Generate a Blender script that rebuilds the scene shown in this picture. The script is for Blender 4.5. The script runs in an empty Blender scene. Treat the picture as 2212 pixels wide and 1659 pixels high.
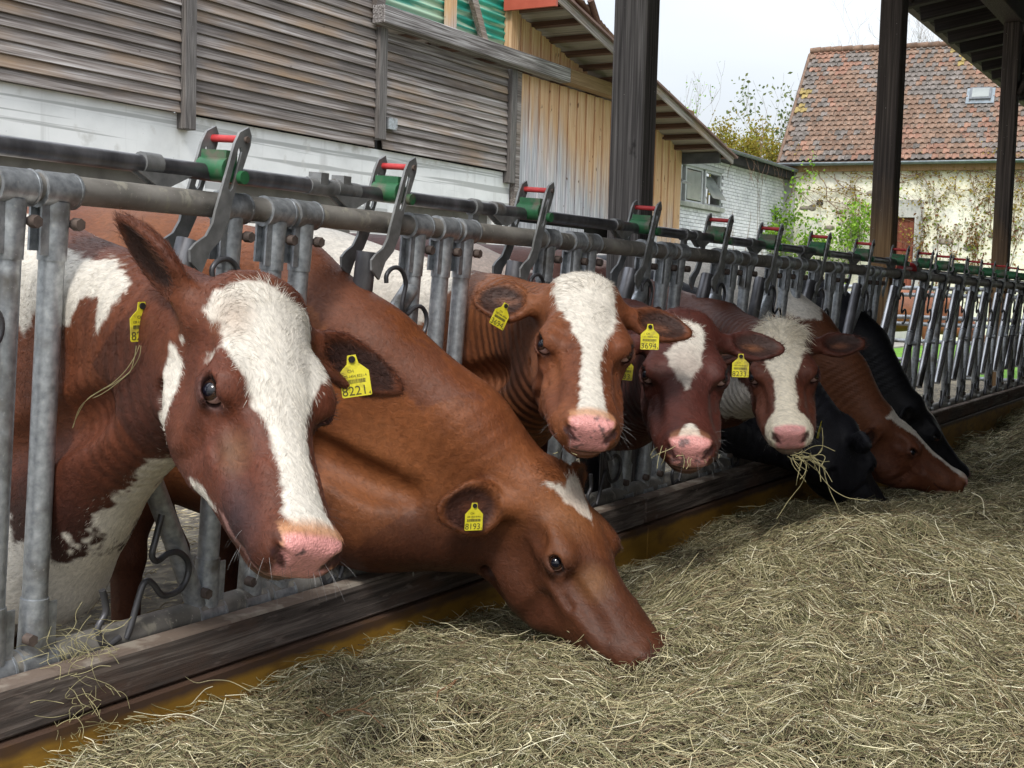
import bpy, bmesh, math, random, re
import numpy as np
from mathutils import Vector, Matrix

sc = bpy.context.scene
COL = sc.collection
R = math.radians

# ---------------------------------------------------------------- camera
cam = bpy.data.cameras.new('camera'); cam_o = bpy.data.objects.new('camera', cam); COL.objects.link(cam_o)
cam.sensor_width = 36.0; cam.lens = 36.0 * 2800 / 2212; cam.clip_start = 0.05; cam.clip_end = 600
def _camera():
    th, pitch, roll = R(30.3), math.atan2(202, 2800), .028
    F0 = Vector((-math.sin(th), math.cos(th), 0)); R0 = Vector((math.cos(th), math.sin(th), 0)); U0 = Vector((0, 0, 1))
    F = F0 * math.cos(pitch) - U0 * math.sin(pitch); U = R0.cross(F)
    Rt = R0 * math.cos(roll) + U * math.sin(roll); Up = U * math.cos(roll) - R0 * math.sin(roll)
    m = Matrix((Rt, Up, -F)).transposed().to_4x4(); m.translation = Vector((2.1, 0, 1.2))
    cam_o.matrix_world = m
_camera(); sc.camera = cam_o

# ---------------------------------------------------------------- light: a bright, overcast spring day
world = bpy.data.worlds.new('World'); sc.world = world; world.use_nodes = True
_nt = world.node_tree
CLOUD = 7.2      # brightness of the thin cloud layer over the sky texture
_sky = _nt.nodes.new('ShaderNodeTexSky'); _sky.sky_type = 'NISHITA'; _sky.sun_disc = False
_sky.sun_elevation = R(48); _sky.sun_rotation = R(162); _sky.air_density = 1.2; _sky.dust_density = 4.0; _sky.ozone_density = 1.0
_tc = _nt.nodes.new('ShaderNodeTexCoord'); _mp = _nt.nodes.new('ShaderNodeMapping'); _mp.inputs['Scale'].default_value = (1, 1, 2.6)
_no = _nt.nodes.new('ShaderNodeTexNoise'); _no.inputs['Scale'].default_value = 1.6; _no.inputs['Detail'].default_value = 5; _no.inputs['Roughness'].default_value = .45
_nt.links.new(_tc.outputs['Generated'], _mp.inputs[0]); _nt.links.new(_mp.outputs[0], _no.inputs['Vector'])
_cr = _nt.nodes.new('ShaderNodeValToRGB'); _cr.color_ramp.elements[0].position = .35; _cr.color_ramp.elements[0].color = (.66, .72, .82, 1)
_cr.color_ramp.elements[1].position = .65; _cr.color_ramp.elements[1].color = (.95, .97, 1.0, 1); _nt.links.new(_no.outputs[0], _cr.inputs[0])
_vm = _nt.nodes.new('ShaderNodeVectorMath'); _vm.operation = 'SCALE'; _nt.links.new(_cr.outputs[0], _vm.inputs[0])
# overcast skies are about three times brighter overhead than at the horizon
_se = _nt.nodes.new('ShaderNodeSeparateXYZ'); _nt.links.new(_tc.outputs['Generated'], _se.inputs[0])
_mr = _nt.nodes.new('ShaderNodeMapRange'); _nt.links.new(_se.outputs['Z'], _mr.inputs[0]); _mr.inputs[3].default_value = CLOUD * .22; _mr.inputs[4].default_value = CLOUD
_nt.links.new(_mr.outputs[0], _vm.inputs['Scale'])
_mx = _nt.nodes.new('ShaderNodeMix'); _mx.data_type = 'RGBA'; _mx.inputs[0].default_value = .9
_nt.links.new(_sky.outputs['Color'], _mx.inputs[6]); _nt.links.new(_vm.outputs[0], _mx.inputs[7])
_nt.links.new(_mx.outputs[2], _nt.nodes['Background'].inputs['Color'])
_nt.nodes['Background'].inputs['Strength'].default_value = 0.15
sun = bpy.data.lights.new('sun', 'SUN'); sun.energy = 0.9; sun.angle = R(12); sun.color = (1.0, .96, .90)
sun_o = bpy.data.objects.new('sun', sun); COL.objects.link(sun_o)
def _aim(o, az, el):      # az clockwise from +Y
    d = Vector((math.sin(az) * math.cos(el), math.cos(az) * math.cos(el), math.sin(el)))
    o.rotation_euler = d.to_track_quat('Z', 'Y').to_euler()
_aim(sun_o, R(162), R(48))
sc.view_settings.view_transform = 'Standard'; sc.view_settings.look = 'None'; sc.view_settings.gamma = 1.0
sc.view_settings.use_curve_mapping = False
sc.view_settings.exposure = 1.42
sc.cycles.max_bounces = 8; sc.cycles.diffuse_bounces = 4; sc.cycles.glossy_bounces = 3; sc.cycles.transparent_max_bounces = 8
sc.cycles.use_denoising = True
# ---------------------------------------------------------------- helpers
rng = np.random.default_rng(7)
PI = math.pi

def tag(o, label=None, cat=None, group=None, kind=None):
    if label: o['label'] = label
    if cat: o['category'] = cat
    if group: o['group'] = group
    if kind: o['kind'] = kind
    return o

def empty(name, loc=(0, 0, 0), rot=(0, 0, 0), parent=None):
    o = bpy.data.objects.new(name, None); COL.objects.link(o)
    o.location = loc; o.rotation_euler = rot; o.empty_display_size = .1
    if parent: o.parent = parent
    return o

def obj(name, me, m=None, parent=None, loc=(0, 0, 0), rot=(0, 0, 0), scale=None):
    if m is not None and not me.materials: me.materials.append(m)
    o = bpy.data.objects.new(name, me); COL.objects.link(o)
    o.location = loc; o.rotation_euler = rot
    if scale: o.scale = scale
    if parent: o.parent = parent
    return o

class MB:
    """collects shapes into one mesh"""
    def __init__(s): s.v = []; s.f = []; s.sm = []; s.n = 0
    def add(s, v, f, smooth=False):
        s.v.extend([tuple(map(float, q)) for q in v]); s.f.extend([tuple(i + s.n for i in q) for q in f])
        s.sm.extend([smooth] * len(f)); s.n += len(v); return s
    def box(s, a, b, taper=None):
        (x0, y0, z0), (x1, y1, z1) = a, b
        v = [(x0, y0, z0), (x1, y0, z0), (x1, y1, z0), (x0, y1, z0), (x0, y0, z1), (x1, y0, z1), (x1, y1, z1), (x0, y1, z1)]
        return s.add(v, [(0, 3, 2, 1), (4, 5, 6, 7), (0, 1, 5, 4), (1, 2, 6, 5), (2, 3, 7, 6), (3, 0, 4, 7)])
    def tube(s, pts, r, n=10, caps=True, flat=None):
        pts = [Vector(p) for p in pts]; rs = r if isinstance(r, (list, tuple)) else [r] * len(pts)
        v = []; f = []; up = None
        for i, p in enumerate(pts):
            t = (pts[min(i + 1, len(pts) - 1)] - pts[max(i - 1, 0)]).normalized()
            if up is None:
                up = Vector((0, 0, 1)) if abs(t.z) < .9 else Vector((1, 0, 0))
            a = (up - t * up.dot(t)).normalized(); up = a; b = t.cross(a)
            for k in range(n):
                th = 2 * PI * k / n
                v.append(p + (a * math.cos(th) + b * math.sin(th)) * rs[i])
        for i in range(len(pts) - 1):
            for k in range(n):
                f.append((i * n + k, i * n + (k + 1) % n, (i + 1) * n + (k + 1) % n, (i + 1) * n + k))
        s.add(v, f, True)
        if caps:
            s.add(v[:n], [tuple(range(n))[::-1]]); s.add(v[-n:], [tuple(range(n))])
        return s
    def prism(s, poly, d, holes=None):
        """a plate: outline poly [(u, w)] given as 3-D points, thickness vector d"""
        n = len(poly); P = [Vector(p) for p in poly]; Q = [p + Vector(d) for p in P]
        return s.add(P + Q, [tuple(range(n))[::-1], tuple(range(n, 2 * n))] + [(i, (i + 1) % n, n + (i + 1) % n, n + i) for i in range(n)])
    def mesh(s, name, bevel=0):
        me = bpy.data.meshes.new(name); me.from_pydata(s.v, [], s.f); me.polygons.foreach_set('use_smooth', s.sm)
        if bevel:
            bm = bmesh.new(); bm.from_mesh(me)
            bmesh.ops.bevel(bm, geom=bm.edges[:], offset=bevel, segments=1, profile=.5, affect='EDGES', clamp_overlap=True)
            bm.to_mesh(me); bm.free()
        me.update(); return me
    def build(s, name, m, parent=None, loc=(0, 0, 0), rot=(0, 0, 0), bevel=0):
        return obj(name, s.mesh(name, bevel), m, parent, loc, rot)

def copy_tree(o, parent=None):
    c = o.copy(); COL.objects.link(c); c.parent = parent
    for ch in list(o.children): copy_tree(ch, c)
    return c

def array_mesh(name, V, Q, smooth=True):
    me = bpy.data.meshes.new(name)
    k = Q.shape[1]
    me.vertices.add(len(V)); me.vertices.foreach_set('co', np.asarray(V, 'f').ravel())
    me.loops.add(len(Q) * k); me.loops.foreach_set('vertex_index', np.asarray(Q, 'i').ravel())
    me.polygons.add(len(Q)); me.polygons.foreach_set('loop_start', np.arange(len(Q), dtype='i') * k)
    me.update(calc_edges=True)
    me.polygons.foreach_set('use_smooth', np.full(len(Q), smooth))
    return me

def curves_obj(name, P, rad, col, m, parent=None):
    """P: [N, k, 3] strands; rad: [N, k]; col: [N, 3]"""
    N, k = P.shape[:2]
    hc = bpy.data.hair_curves.new(name)
    hc.add_curves([k] * N)
    hc.attributes['position'].data.foreach_set('vector', P.astype('f').ravel())
    ra = hc.attributes.get('radius') or hc.attributes.new('radius', 'FLOAT', 'POINT')
    ra.data.foreach_set('value', rad.astype('f').ravel())
    ca = hc.attributes.new('col', 'FLOAT_COLOR', 'CURVE')
    ca.data.foreach_set('color', np.concatenate([col, np.ones((N, 1))], 1).astype('f').ravel())
    hc.materials.append(m)
    o = bpy.data.objects.new(name, hc); COL.objects.link(o)
    if parent: o.parent = parent
    return o

def vhash(i, j, k, s):
    n = (i * 374761393 + j * 668265263 + k * 2147483647 + s * 1274126177) & 0xffffffff
    n = ((n ^ (n >> 13)) * 1274126177) & 0xffffffff
    return ((n ^ (n >> 16)) & 0xffff) / 65535.0
def vnoise(P, scale, seed=0, octaves=3):
    """value noise in -1..1"""
    out = np.zeros(len(P)); a = 1.; tot = 0
    for o in range(octaves):
        q = np.asarray(P) * scale * 2 ** o + 100; i = np.floor(q).astype(np.int64); f = q - i; f = f * f * (3 - 2 * f)
        r = 0
        for dx in (0, 1):
            for dy in (0, 1):
                for dz in (0, 1):
                    w = (f[:, 0] if dx else 1 - f[:, 0]) * (f[:, 1] if dy else 1 - f[:, 1]) * (f[:, 2] if dz else 1 - f[:, 2])
                    r = r + w * vhash(i[:, 0] + dx, i[:, 1] + dy, i[:, 2] + dz, seed + o)
        out += a * (r * 2 - 1); tot += a; a *= .5
    return out / tot

# ---------------------------------------------------------------- materials
class NT:
    def __init__(s, name):
        s.m = bpy.data.materials.new(name); s.m.use_nodes = True; s.t = s.m.node_tree
        s.b = s.t.nodes['Principled BSDF']; s.out = s.t.nodes['Material Output']
    def n(s, typ, **kw):
        x = s.t.nodes.new(typ)
        for k, v in kw.items():
            if k.startswith('i_'): x.inputs[k[2:].replace('_', ' ')].default_value = v
            elif isinstance(v, tuple) and k == 'inp':
                pass
            else: setattr(x, k, v)
        return x
    def l(s, a, b): s.t.links.new(a, b)
    def ramp(s, fac, stops):
        r = s.n('ShaderNodeValToRGB'); s.l(fac, r.inputs[0]); e = r.color_ramp.elements
        e[0].position, e[0].color = stops[0][0], (*stops[0][1], 1)
        e[1].position, e[1].color = stops[-1][0], (*stops[-1][1], 1)
        for p, c in stops[1:-1]:
            q = e.new(p); q.color = (*c, 1)
        return r.outputs[0]
    def coords(s, kind='Object', rnd=True):
        tc = s.n('ShaderNodeTexCoord').outputs[kind]
        if not rnd: return tc
        oi = s.n('ShaderNodeObjectInfo').outputs['Random']
        mu = s.n('ShaderNodeMath', operation='MULTIPLY'); s.l(oi, mu.inputs[0]); mu.inputs[1].default_value = 37.
        ad = s.n('ShaderNodeVectorMath', operation='ADD'); s.l(tc, ad.inputs[0]); s.l(mu.outputs[0], ad.inputs[1])
        return ad.outputs[0]
    def noise(s, co, scale, vec=(1, 1, 1), detail=5, rough=.55, dist=0):
        mp = s.n('ShaderNodeMapping'); s.l(co, mp.inputs[0]); mp.inputs['Scale'].default_value = vec
        n = s.n('ShaderNodeTexNoise'); s.l(mp.outputs[0], n.inputs['Vector']); n.inputs['Scale'].default_value = scale
        n.inputs['Detail'].default_value = detail; n.inputs['Roughness'].default_value = rough; n.inputs['Distortion'].default_value = dist
        return n.outputs[0]
    def mix(s, a, b, fac, blend='MIX'):
        x = s.n('ShaderNodeMix', data_type='RGBA', blend_type=blend)
        for sock, v in ((x.inputs[6], a), (x.inputs[7], b)):
            if hasattr(v, 'is_linked'): s.l(v, sock)
            else: sock.default_value = (*v, 1)
        if hasattr(fac, 'is_linked'): s.l(fac, x.inputs[0])
        else: x.inputs[0].default_value = fac
        return x.outputs[2]
    def mr(s, v, a, b, c=0., d=1.):
        x = s.n('ShaderNodeMapRange'); s.l(v, x.inputs[0])
        for i, q in enumerate((a, b, c, d)): x.inputs[1 + i].default_value = q
        return x.outputs[0]
    def bump(s, h, strength, dist=.01):
        b = s.n('ShaderNodeBump'); s.l(h, b.inputs['Height']); b.inputs['Strength'].default_value = strength; b.inputs['Distance'].default_value = dist
        s.l(b.outputs[0], s.b.inputs['Normal'])
    def done(s, col=None, rough=.6, metal=0., spec=.5):
        if col is not None:
            if hasattr(col, 'is_linked'): s.l(col, s.b.inputs['Base Color'])
            else: s.b.inputs['Base Color'].default_value = (*col, 1)
        if hasattr(rough, 'is_linked'): s.l(rough, s.b.inputs['Roughness'])
        else: s.b.inputs['Roughness'].default_value = rough
        s.b.inputs['Metallic'].default_value = metal; s.b.inputs['Specular IOR Level'].default_value = spec
        return s.m

def mat(name, stops, scale=5., vec=(1, 1, 1), detail=6, rough=.75, metal=0., bump=.3, bdist=.005, spots=None, var=0., kind='Object', dist=0., spec=.4, hue=0.):
    t = NT(name); co = t.coords(kind)
    n = t.noise(co, scale, vec, detail, dist=dist)
    c = t.ramp(n, stops)
    for (sc_, sv, lo, hi, colr) in (spots or []):
        m2 = t.noise(co, sc_, sv, 4)
        c = t.mix(c, colr, t.mr(m2, lo, hi))
    if var or hue:
        oi = t.n('ShaderNodeObjectInfo').outputs['Random']
        hs = t.n('ShaderNodeHueSaturation'); t.l(c, hs.inputs['Color']); t.l(t.mr(oi, 0, 1, 1 - var, 1 + var), hs.inputs['Value'])
        if hue:
            mu = t.n('ShaderNodeMath', operation='MULTIPLY'); t.l(oi, mu.inputs[0]); mu.inputs[1].default_value = 7.13
            fr = t.n('ShaderNodeMath', operation='FRACT'); t.l(mu.outputs[0], fr.inputs[0])
            t.l(t.mr(fr.outputs[0], 0, 1, .5 - hue, .5 + hue), hs.inputs['Hue'])
            t.l(t.mr(fr.outputs[0], 0, 1, .6, 1.2), hs.inputs['Saturation'])
        c = hs.outputs[0]
    if bump: t.bump(n, bump, bdist)
    return t.done(c, rough, metal, spec)

GAL = mat('galvanised_steel', [(.3, (.26, .28, .30)), (.5, (.39, .415, .44)), (.7, (.52, .55, .57))], 60, rough=.42, metal=.55, bump=.08, detail=8,
          spots=[(9, (1, 1, 1), .52, .72, (.16, .15, .135)), (120, (1, 1, 1), .66, .72, (.5, .5, .48))])
RAIL = mat('dirty_rail', [(.3, (.15, .145, .13)), (.55, (.30, .285, .26)), (.75, (.42, .40, .365))], 14, vec=(1, .5, 1), rough=.62, metal=.3, bump=.35, bdist=.003, detail=9,
           spots=[(45, (1, .8, .4), .58, .66, (.40, .38, .32)), (7, (1, .4, 1), .60, .75, (.05, .045, .04)), (150, (1, .8, 1), .65, .70, (.42, .40, .35))])
WORN = mat('worn_dark_steel', [(.3, (.07, .07, .075)), (.5, (.14, .14, .15)), (.75, (.27, .27, .285))], 14, vec=(1, 1, .5), rough=.38, metal=.6, bump=.1, detail=8)
PLATE = mat('lever_plate_steel', [(.3, (.16, .165, .165)), (.6, (.27, .275, .275)), (.8, (.38, .38, .37))], 25, rough=.55, metal=.4, bump=.15,
            spots=[(12, (1, 1, 1), .62, .75, (.13, .09, .06))])
RUST = mat('rusty_bolt', [(.3, (.07, .055, .05)), (.7, (.17, .13, .11))], 40, rough=.8, metal=.2)
REDP = mat('red_plastic', [(.3, (.42, .03, .035)), (.7, (.60, .06, .06))], 30, rough=.45, bump=.05)
GREENP = mat('green_plastic', [(.3, (.018, .10, .04)), (.7, (.04, .17, .07))], 22, rough=.45, bump=.05, spots=[(14, (1, 1, 1), .50, .62, (.12, .12, .085))])
SHINY = mat('polished_bar_steel', [(.3, (.20, .20, .21)), (.5, (.42, .42, .43)), (.75, (.62, .62, .63))], 8, vec=(1, 1, .5), rough=.24, metal=.85, bump=.05, detail=6, spots=[(5, (1, 1, .5), .55, .66, (.10, .095, .09))])
WIRE = mat('spring_wire', [(.3, (.035, .036, .04)), (.7, (.13, .13, .14))], 12, rough=.4, metal=.4, bump=.05)
def wood(name, stops, axis='z', scale=22, rough=.8, spots=None, var=.15, bump=.5, str_=.02, hue=.0):
    scale = scale * 3.2
    v = {'x': (str_, 1, 1), 'y': (1, str_, 1), 'z': (1, 1, str_)}[axis]
    return mat(name, stops, scale, vec=v, detail=9, rough=rough, bump=bump, bdist=.006, spots=spots, var=var, dist=.4, hue=hue)
GREYS = [(.32, (.040, .034, .032)), (.45, (.14, .125, .12)), (.56, (.27, .255, .25)), (.68, (.48, .46, .46))]
SLATW = wood('weathered_slat', [(.28, (.055, .044, .038)), (.45, (.15, .128, .115)), (.60, (.26, .235, .22)), (.75, (.43, .41, .40))], 'y', 11, spots=[(1.3, (1, .35, 1), .50, .72, (.25, .17, .105)), (1.0, (1, .3, 1), .56, .72, (.08, .062, .055)), (9, (1, .45, 1), .72, .77, (.035, .025, .02))], var=.28)
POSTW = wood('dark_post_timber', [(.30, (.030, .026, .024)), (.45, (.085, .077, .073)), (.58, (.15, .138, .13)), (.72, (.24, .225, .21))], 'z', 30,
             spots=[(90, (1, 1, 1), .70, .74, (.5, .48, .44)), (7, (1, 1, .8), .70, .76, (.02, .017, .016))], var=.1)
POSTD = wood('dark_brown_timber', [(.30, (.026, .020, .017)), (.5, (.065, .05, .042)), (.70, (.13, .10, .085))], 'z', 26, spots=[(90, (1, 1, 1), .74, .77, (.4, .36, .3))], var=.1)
BROWNW = wood('brown_pine', [(.28, (.16, .085, .04)), (.5, (.30, .18, .09)), (.72, (.42, .29, .17))], 'z', 20, var=.1)
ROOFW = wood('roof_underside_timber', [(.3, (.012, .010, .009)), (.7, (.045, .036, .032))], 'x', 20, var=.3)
BEAMW = wood('grey_beam', GREYS, 'y', 12, var=.05)
BEAMB = wood('brown_beam', [(.28, (.13, .075, .035)), (.5, (.24, .15, .075)), (.72, (.34, .23, .13))], 'y', 12, var=.05)
def plank_mat():
    t = NT('weathered_plank'); co = t.coords(); g = t.noise(co, 38, (1, 1, .025), 9, dist=.6)
    grey = t.ramp(g, [(.30, (.13, .13, .14)), (.42, (.30, .30, .32)), (.55, (.44, .44, .465)), (.70, (.62, .62, .64))])
    warm = t.ramp(g, [(.25, (.30, .14, .065)), (.42, (.50, .29, .15)), (.58, (.60, .41, .25)), (.75, (.66, .51, .36))])
    co2 = t.coords(rnd=True); big = t.noise(co2, 1.1, (1, 1, .25), 4)
    z = t.n('ShaderNodeSeparateXYZ'); t.l(t.n('ShaderNodeNewGeometry').outputs['Position'], z.inputs[0])
    # the boards are bleached grey lower down at the left end and stay warm under the eaves and to the right
    a = t.n('ShaderNodeMath', operation='MULTIPLY_ADD'); t.l(z.outputs['Z'], a.inputs[0]); a.inputs[1].default_value = .30; a.inputs[2].default_value = -1.35
    b = t.n('ShaderNodeMath', operation='MULTIPLY_ADD'); t.l(z.outputs['Y'], b.inputs[0]); b.inputs[1].default_value = .085; t.l(a.outputs[0], b.inputs[2])
    c = t.n('ShaderNodeMath', operation='ADD'); t.l(b.outputs[0], c.inputs[0]); t.l(big, c.inputs[1])
    f = t.mr(c.outputs[0], 2.34, 2.75)
    kn = t.mr(t.noise(co, 6, (1, 1, .55), 2), .70, .74); t.bump(g, .6, .008)
    return t.done(t.mix(t.mix(grey, warm, f), (.10, .05, .025), kn), .85, 0, .3)
PLANKW = plank_mat()
CONC = mat('whitewashed_concrete', [(.25, (.60, .61, .60)), (.5, (.73, .745, .735)), (.75, (.80, .81, .80))], 1.2, vec=(1, 1, 1.4), detail=10, rough=.9, bump=.3, bdist=.02,
           spots=[(26, (1, 1, 1), .70, .76, (.25, .25, .24)), (1.0, (1, 4, .3), .60, .85, (.42, .42, .40)), (1.1, (1, .12, 7), .54, .58, (.42, .43, .42)), (2.5, (1, 1, 1), .58, .72, (.52, .52, .49))])
DARKPANEL = mat('grey_brown_panel', [(.3, (.09, .085, .075)), (.7, (.17, .16, .14))], 2.5, rough=.9, bump=.2)
BLACK = mat('dark_recess', [(.3, (.010, .009, .009)), (.7, (.022, .02, .018))], 4, rough=.95, bump=0)  # near black paints the shade inside recesses and openings; also colours tag buttons
# ---------------------------------------------------------------- ground
def grid_sheet(name, x0, x1, y0, y1, nx, ny, fz, m):
    xs = np.linspace(x0, x1, nx); ys = np.linspace(y0, y1, ny)
    X, Y = np.meshgrid(xs, ys, indexing='ij'); Z = fz(X, Y)
    V = np.stack([X, Y, Z], -1).reshape(-1, 3)
    i = np.arange(nx * ny).reshape(nx, ny)
    Q = np.stack([i[:-1, :-1], i[1:, :-1], i[1:, 1:], i[:-1, 1:]], -1).reshape(-1, 4)
    return obj(name, array_mesh(name, V, Q), m)

def ground_mat():
    t = NT('field_grass'); co = t.n('ShaderNodeNewGeometry').outputs['Position']
    n = t.noise(co, .8, detail=6); n2 = t.noise(co, 14, detail=5)
    c = t.ramp(n, [(.3, (.10, .22, .03)), (.55, (.15, .31, .045)), (.75, (.20, .37, .06))])
    c = t.mix(c, (.05, .14, .012), t.mr(n2, .45, .75)); c = t.mix(c, (.75, .65, .03), t.mr(t.noise(co, 7, detail=2), .70, .74))
    t.bump(n2, .6, .03); return t.done(c, .9, 0, .2)
tag(grid_sheet('ground', -260, 260, -120, 500, 40, 40, lambda X, Y: -.06 + 0 * X, ground_mat()), kind='structure')

def mud_mat():
    t = NT('yard_mud_and_straw'); co = t.n('ShaderNodeNewGeometry').outputs['Position']
    n = t.noise(co, 9, detail=9, rough=.65); n2 = t.noise(co, 40, (1, .35, 1), 5); n3 = t.noise(co, 1.2, detail=4)
    c = t.ramp(n, [(.32, (.035, .028, .022)), (.5, (.12, .10, .075)), (.68, (.30, .26, .19))])
    c = t.mix(c, (.50, .42, .24), t.mr(n2, .56, .64)); c = t.mix(c, (.33, .28, .19), t.mr(n3, .45, .7, 0, .6))
    t.bump(n, .9, .04); return t.done(c, .8, 0, .4)
MUD = mud_mat()
def yard_z(X, Y):
    P = np.stack([X.ravel(), Y.ravel(), 0 * X.ravel()], 1)
    return (.012 * vnoise(P, 7, 3)).reshape(X.shape) - .002
tag(grid_sheet('cow_yard', -11.3, -.02, -3, 22, 160, 340, yard_z, MUD), kind='structure')
GRAVEL = mat('farmyard_gravel', [(.3, (.20, .185, .165)), (.7, (.36, .34, .31))], 3, rough=.95)
tag(MB().box((-60, 22.02, -.3), (-6.6, 41.0, -.02)).build('farm_yard', GRAVEL), kind='structure')  # gravel added over the grass to keep its green bounce off the barn
tag(MB().box((-60, -40, -.3), (-11.32, 22.0, -.02)).build('barn_yard', GRAVEL), kind='structure')
tag(MB().box((7.01, -40, -.3), (60, 60, -.02)).build('apron', GRAVEL), kind='structure')  # unseen ground, added to bounce more light in under the roof
tag(MB().box((-11.3, -40, -.3), (7.0, -3.01, -.02)).build('forecourt', GRAVEL), kind='structure')
def chips(n):
    """loose straw bits and clods lying on the yard"""
    P = np.stack([rng.uniform(-4.5, -.15, n), rng.uniform(.8, 14, n), np.full(n, .006)], 1)
    th = rng.uniform(0, 2 * PI, n); L = rng.uniform(.02, .09, n)
    d = np.stack([np.cos(th), np.sin(th), rng.normal(0, .12, n)], 1) * L[:, None]
    Q = np.stack([P - d / 2, P + [0, 0, .006], P + d / 2], 1)
    b = rng.uniform(.5, 1.2, n)[:, None]; col = np.array([.45, .36, .20]) * b
    return Q, np.full((n, 3), .0018), col

FLOOR = mat('feed_floor_concrete', [(.3, (.17, .15, .12)), (.6, (.27, .24, .19)), (.8, (.34, .31, .25))], 2.5, rough=.9, bump=.2,
            spots=[(60, (1, .3, 1), .60, .68, (.42, .36, .22))], kind='Object')
tag(MB().box((.14, -3, -.10), (7.0, 40, .06)).build('feed_passage_floor', FLOOR), kind='structure')

# ---------------------------------------------------------------- kerb in front of the fence
def kerb_mats():
    t = NT('kerb_plank'); co = t.coords()
    g = t.noise(co, 55, (1, .04, 1), 10, .65, .8)
    c = t.ramp(g, [(.33, (.038, .031, .028)), (.5, (.105, .087, .078)), (.66, (.25, .21, .185))])
    big = t.noise(co, 5.0, (1, .5, 1.6), 8, .65); c = t.mix(c, (.115, .072, .055), t.mr(big, .48, .62, 0, .85)); c = t.mix(c, (.20, .16, .14), t.mr(t.noise(co, 60, (1, .25, 1), 6), .60, .70, 0, .8))
    nz = t.n('ShaderNodeSeparateXYZ'); t.l(t.n('ShaderNodeNewGeometry').outputs['Normal'], nz.inputs[0])
    dust = t.mix((.20, .155, .125), (.34, .30, .25), t.mr(t.noise(co, 12, detail=8), .5, .62))
    c = t.mix(c, dust, t.mr(nz.outputs[2], .4, .8)); c = t.mix(c, (.5, .5, .46), t.mr(t.noise(co, 30, (1, 1, .4), 3), .74, .77))
    t.bump(g, .5, .006); a = t.done(c, .92, 0, .2)
    t = NT('ochre_board'); co = t.coords()
    g = t.noise(co, 5, (1, .5, 2), 8); c = t.ramp(g, [(.3, (.24, .125, .018)), (.55, (.34, .185, .026)), (.75, (.42, .24, .045))])
    sp = t.n('ShaderNodeSeparateXYZ'); t.l(t.n('ShaderNodeNewGeometry').outputs['Position'], sp.inputs[0])
    mm = t.n('ShaderNodeMath', operation='MULTIPLY_ADD'); t.l(t.noise(co, 8, (1, 1, 1), 6), mm.inputs[0]); mm.inputs[1].default_value = .03; t.l(sp.outputs[2], mm.inputs[2])
    c = t.mix(c, (.085, .05, .035), t.mr(mm.outputs[0], .312, .330)); c = t.mix(c, (.12, .06, .02), t.mr(t.noise(co, 14, (1, .6, 2), 8), .50, .70, 0, .7)); t.bump(g, .2, .004)
    return a, t.done(c, .6, 0, .35)
KERBW, OCHRE = kerb_mats()
kerb = empty('feed_kerb', (.08, 0, 0))
tag(kerb, 'long low kerb of dark timber planks over an ochre board along the feed fence foot', 'kerb')
edges = [-1.5, 1.02, 4.44, 7.9, 12.2, 16.2, 20.2, 24.2]
for i in range(len(edges) - 1):
    j = rng.uniform(-.004, .004)
    MB().box((-.035, edges[i] + .006, .335), (.022 + j, edges[i + 1] - .006, .432 + j)).build('plank', KERBW, kerb, bevel=.006)
    MB().box((-.02, edges[i] + .003, .0), (.034 + j, edges[i + 1] - .003, .331)).build('board', OCHRE, kerb, bevel=.004)
MB().box((-.30, -1.5, .0), (-.05, 24.2, .36)).build('footing', mat('dusty_footing', [(.3, (.15, .13, .11)), (.7, (.33, .30, .26))], 12, rough=.9, spots=[(40, (1, .4, 1), .6, .66, (.5, .45, .32))]), kerb, bevel=.01)

# ---------------------------------------------------------------- feed shed: posts, roof
shed = empty('feed_shed')
tag(shed, 'dark timber feed shed with square posts carrying a low roof over the hay', 'shed')
shed['kind'] = 'structure'
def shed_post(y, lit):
    p = MB().box((-.16, y - .06, .02), (-.02, y + .06, 3.74)).build('post', POSTW if lit else POSTD, shed, bevel=.006)  # a lit post takes the paler timber, its light put into the colour
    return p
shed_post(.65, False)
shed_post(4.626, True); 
def two_tone_post():  # warm brown at the foot, dark brown above
    t = NT('post_with_pale_foot'); co = t.coords(); g = t.noise(co, 70, (1, 1, .02), 9, dist=.3)
    a = t.ramp(g, [(.30, (.028, .021, .018)), (.5, (.070, .055, .047)), (.70, (.15, .12, .10))])
    b = t.ramp(g, [(.28, (.13, .07, .03)), (.5, (.27, .16, .075)), (.72, (.36, .25, .13))])
    sp = t.n('ShaderNodeSeparateXYZ'); t.l(t.n('ShaderNodeNewGeometry').outputs['Position'], sp.inputs[0])
    mm = t.n('ShaderNodeMath', operation='MULTIPLY_ADD'); t.l(t.noise(co, 5, (1, 1, .3), 5), mm.inputs[0]); mm.inputs[1].default_value = .8; t.l(sp.outputs[2], mm.inputs[2])
    c = t.mix(b, a, t.mr(mm.outputs[0], 1.85, 2.35)); c = t.mix(c, (.5, .47, .42), t.mr(t.noise(co, 90, detail=2), .74, .77))
    t.bump(g, .5, .006); return t.done(c, .8, 0, .35)
HW = two_tone_post()
for y in (8.425, 12.57, 16.5, 20.4):
    MB().box((-.16, y - .075, .02), (-.02, y + .075, 3.74)).build('post', HW, shed, bevel=.006)
for x in (4.3,):
    for y in (1.5, 8.43, 16.3): MB().box((x - .08, y - .08, .06), (x + .08, y + .08, 4.497)).build('post', POSTD, shed, bevel=.006)
MB().box((-.19, .5, 3.74), (0, 24, 3.94)).build('eaves_beam', POSTD, shed, bevel=.008)
MB().box((4.2, 1.2, 4.50), (4.4, 23, 4.70)).build('eaves_beam', POSTD, shed, bevel=.008)
sl = .165
raft = MB().box((-1.02, -.05, -.09), (4.6, .05, .07)).mesh('rafter', .006)
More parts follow.
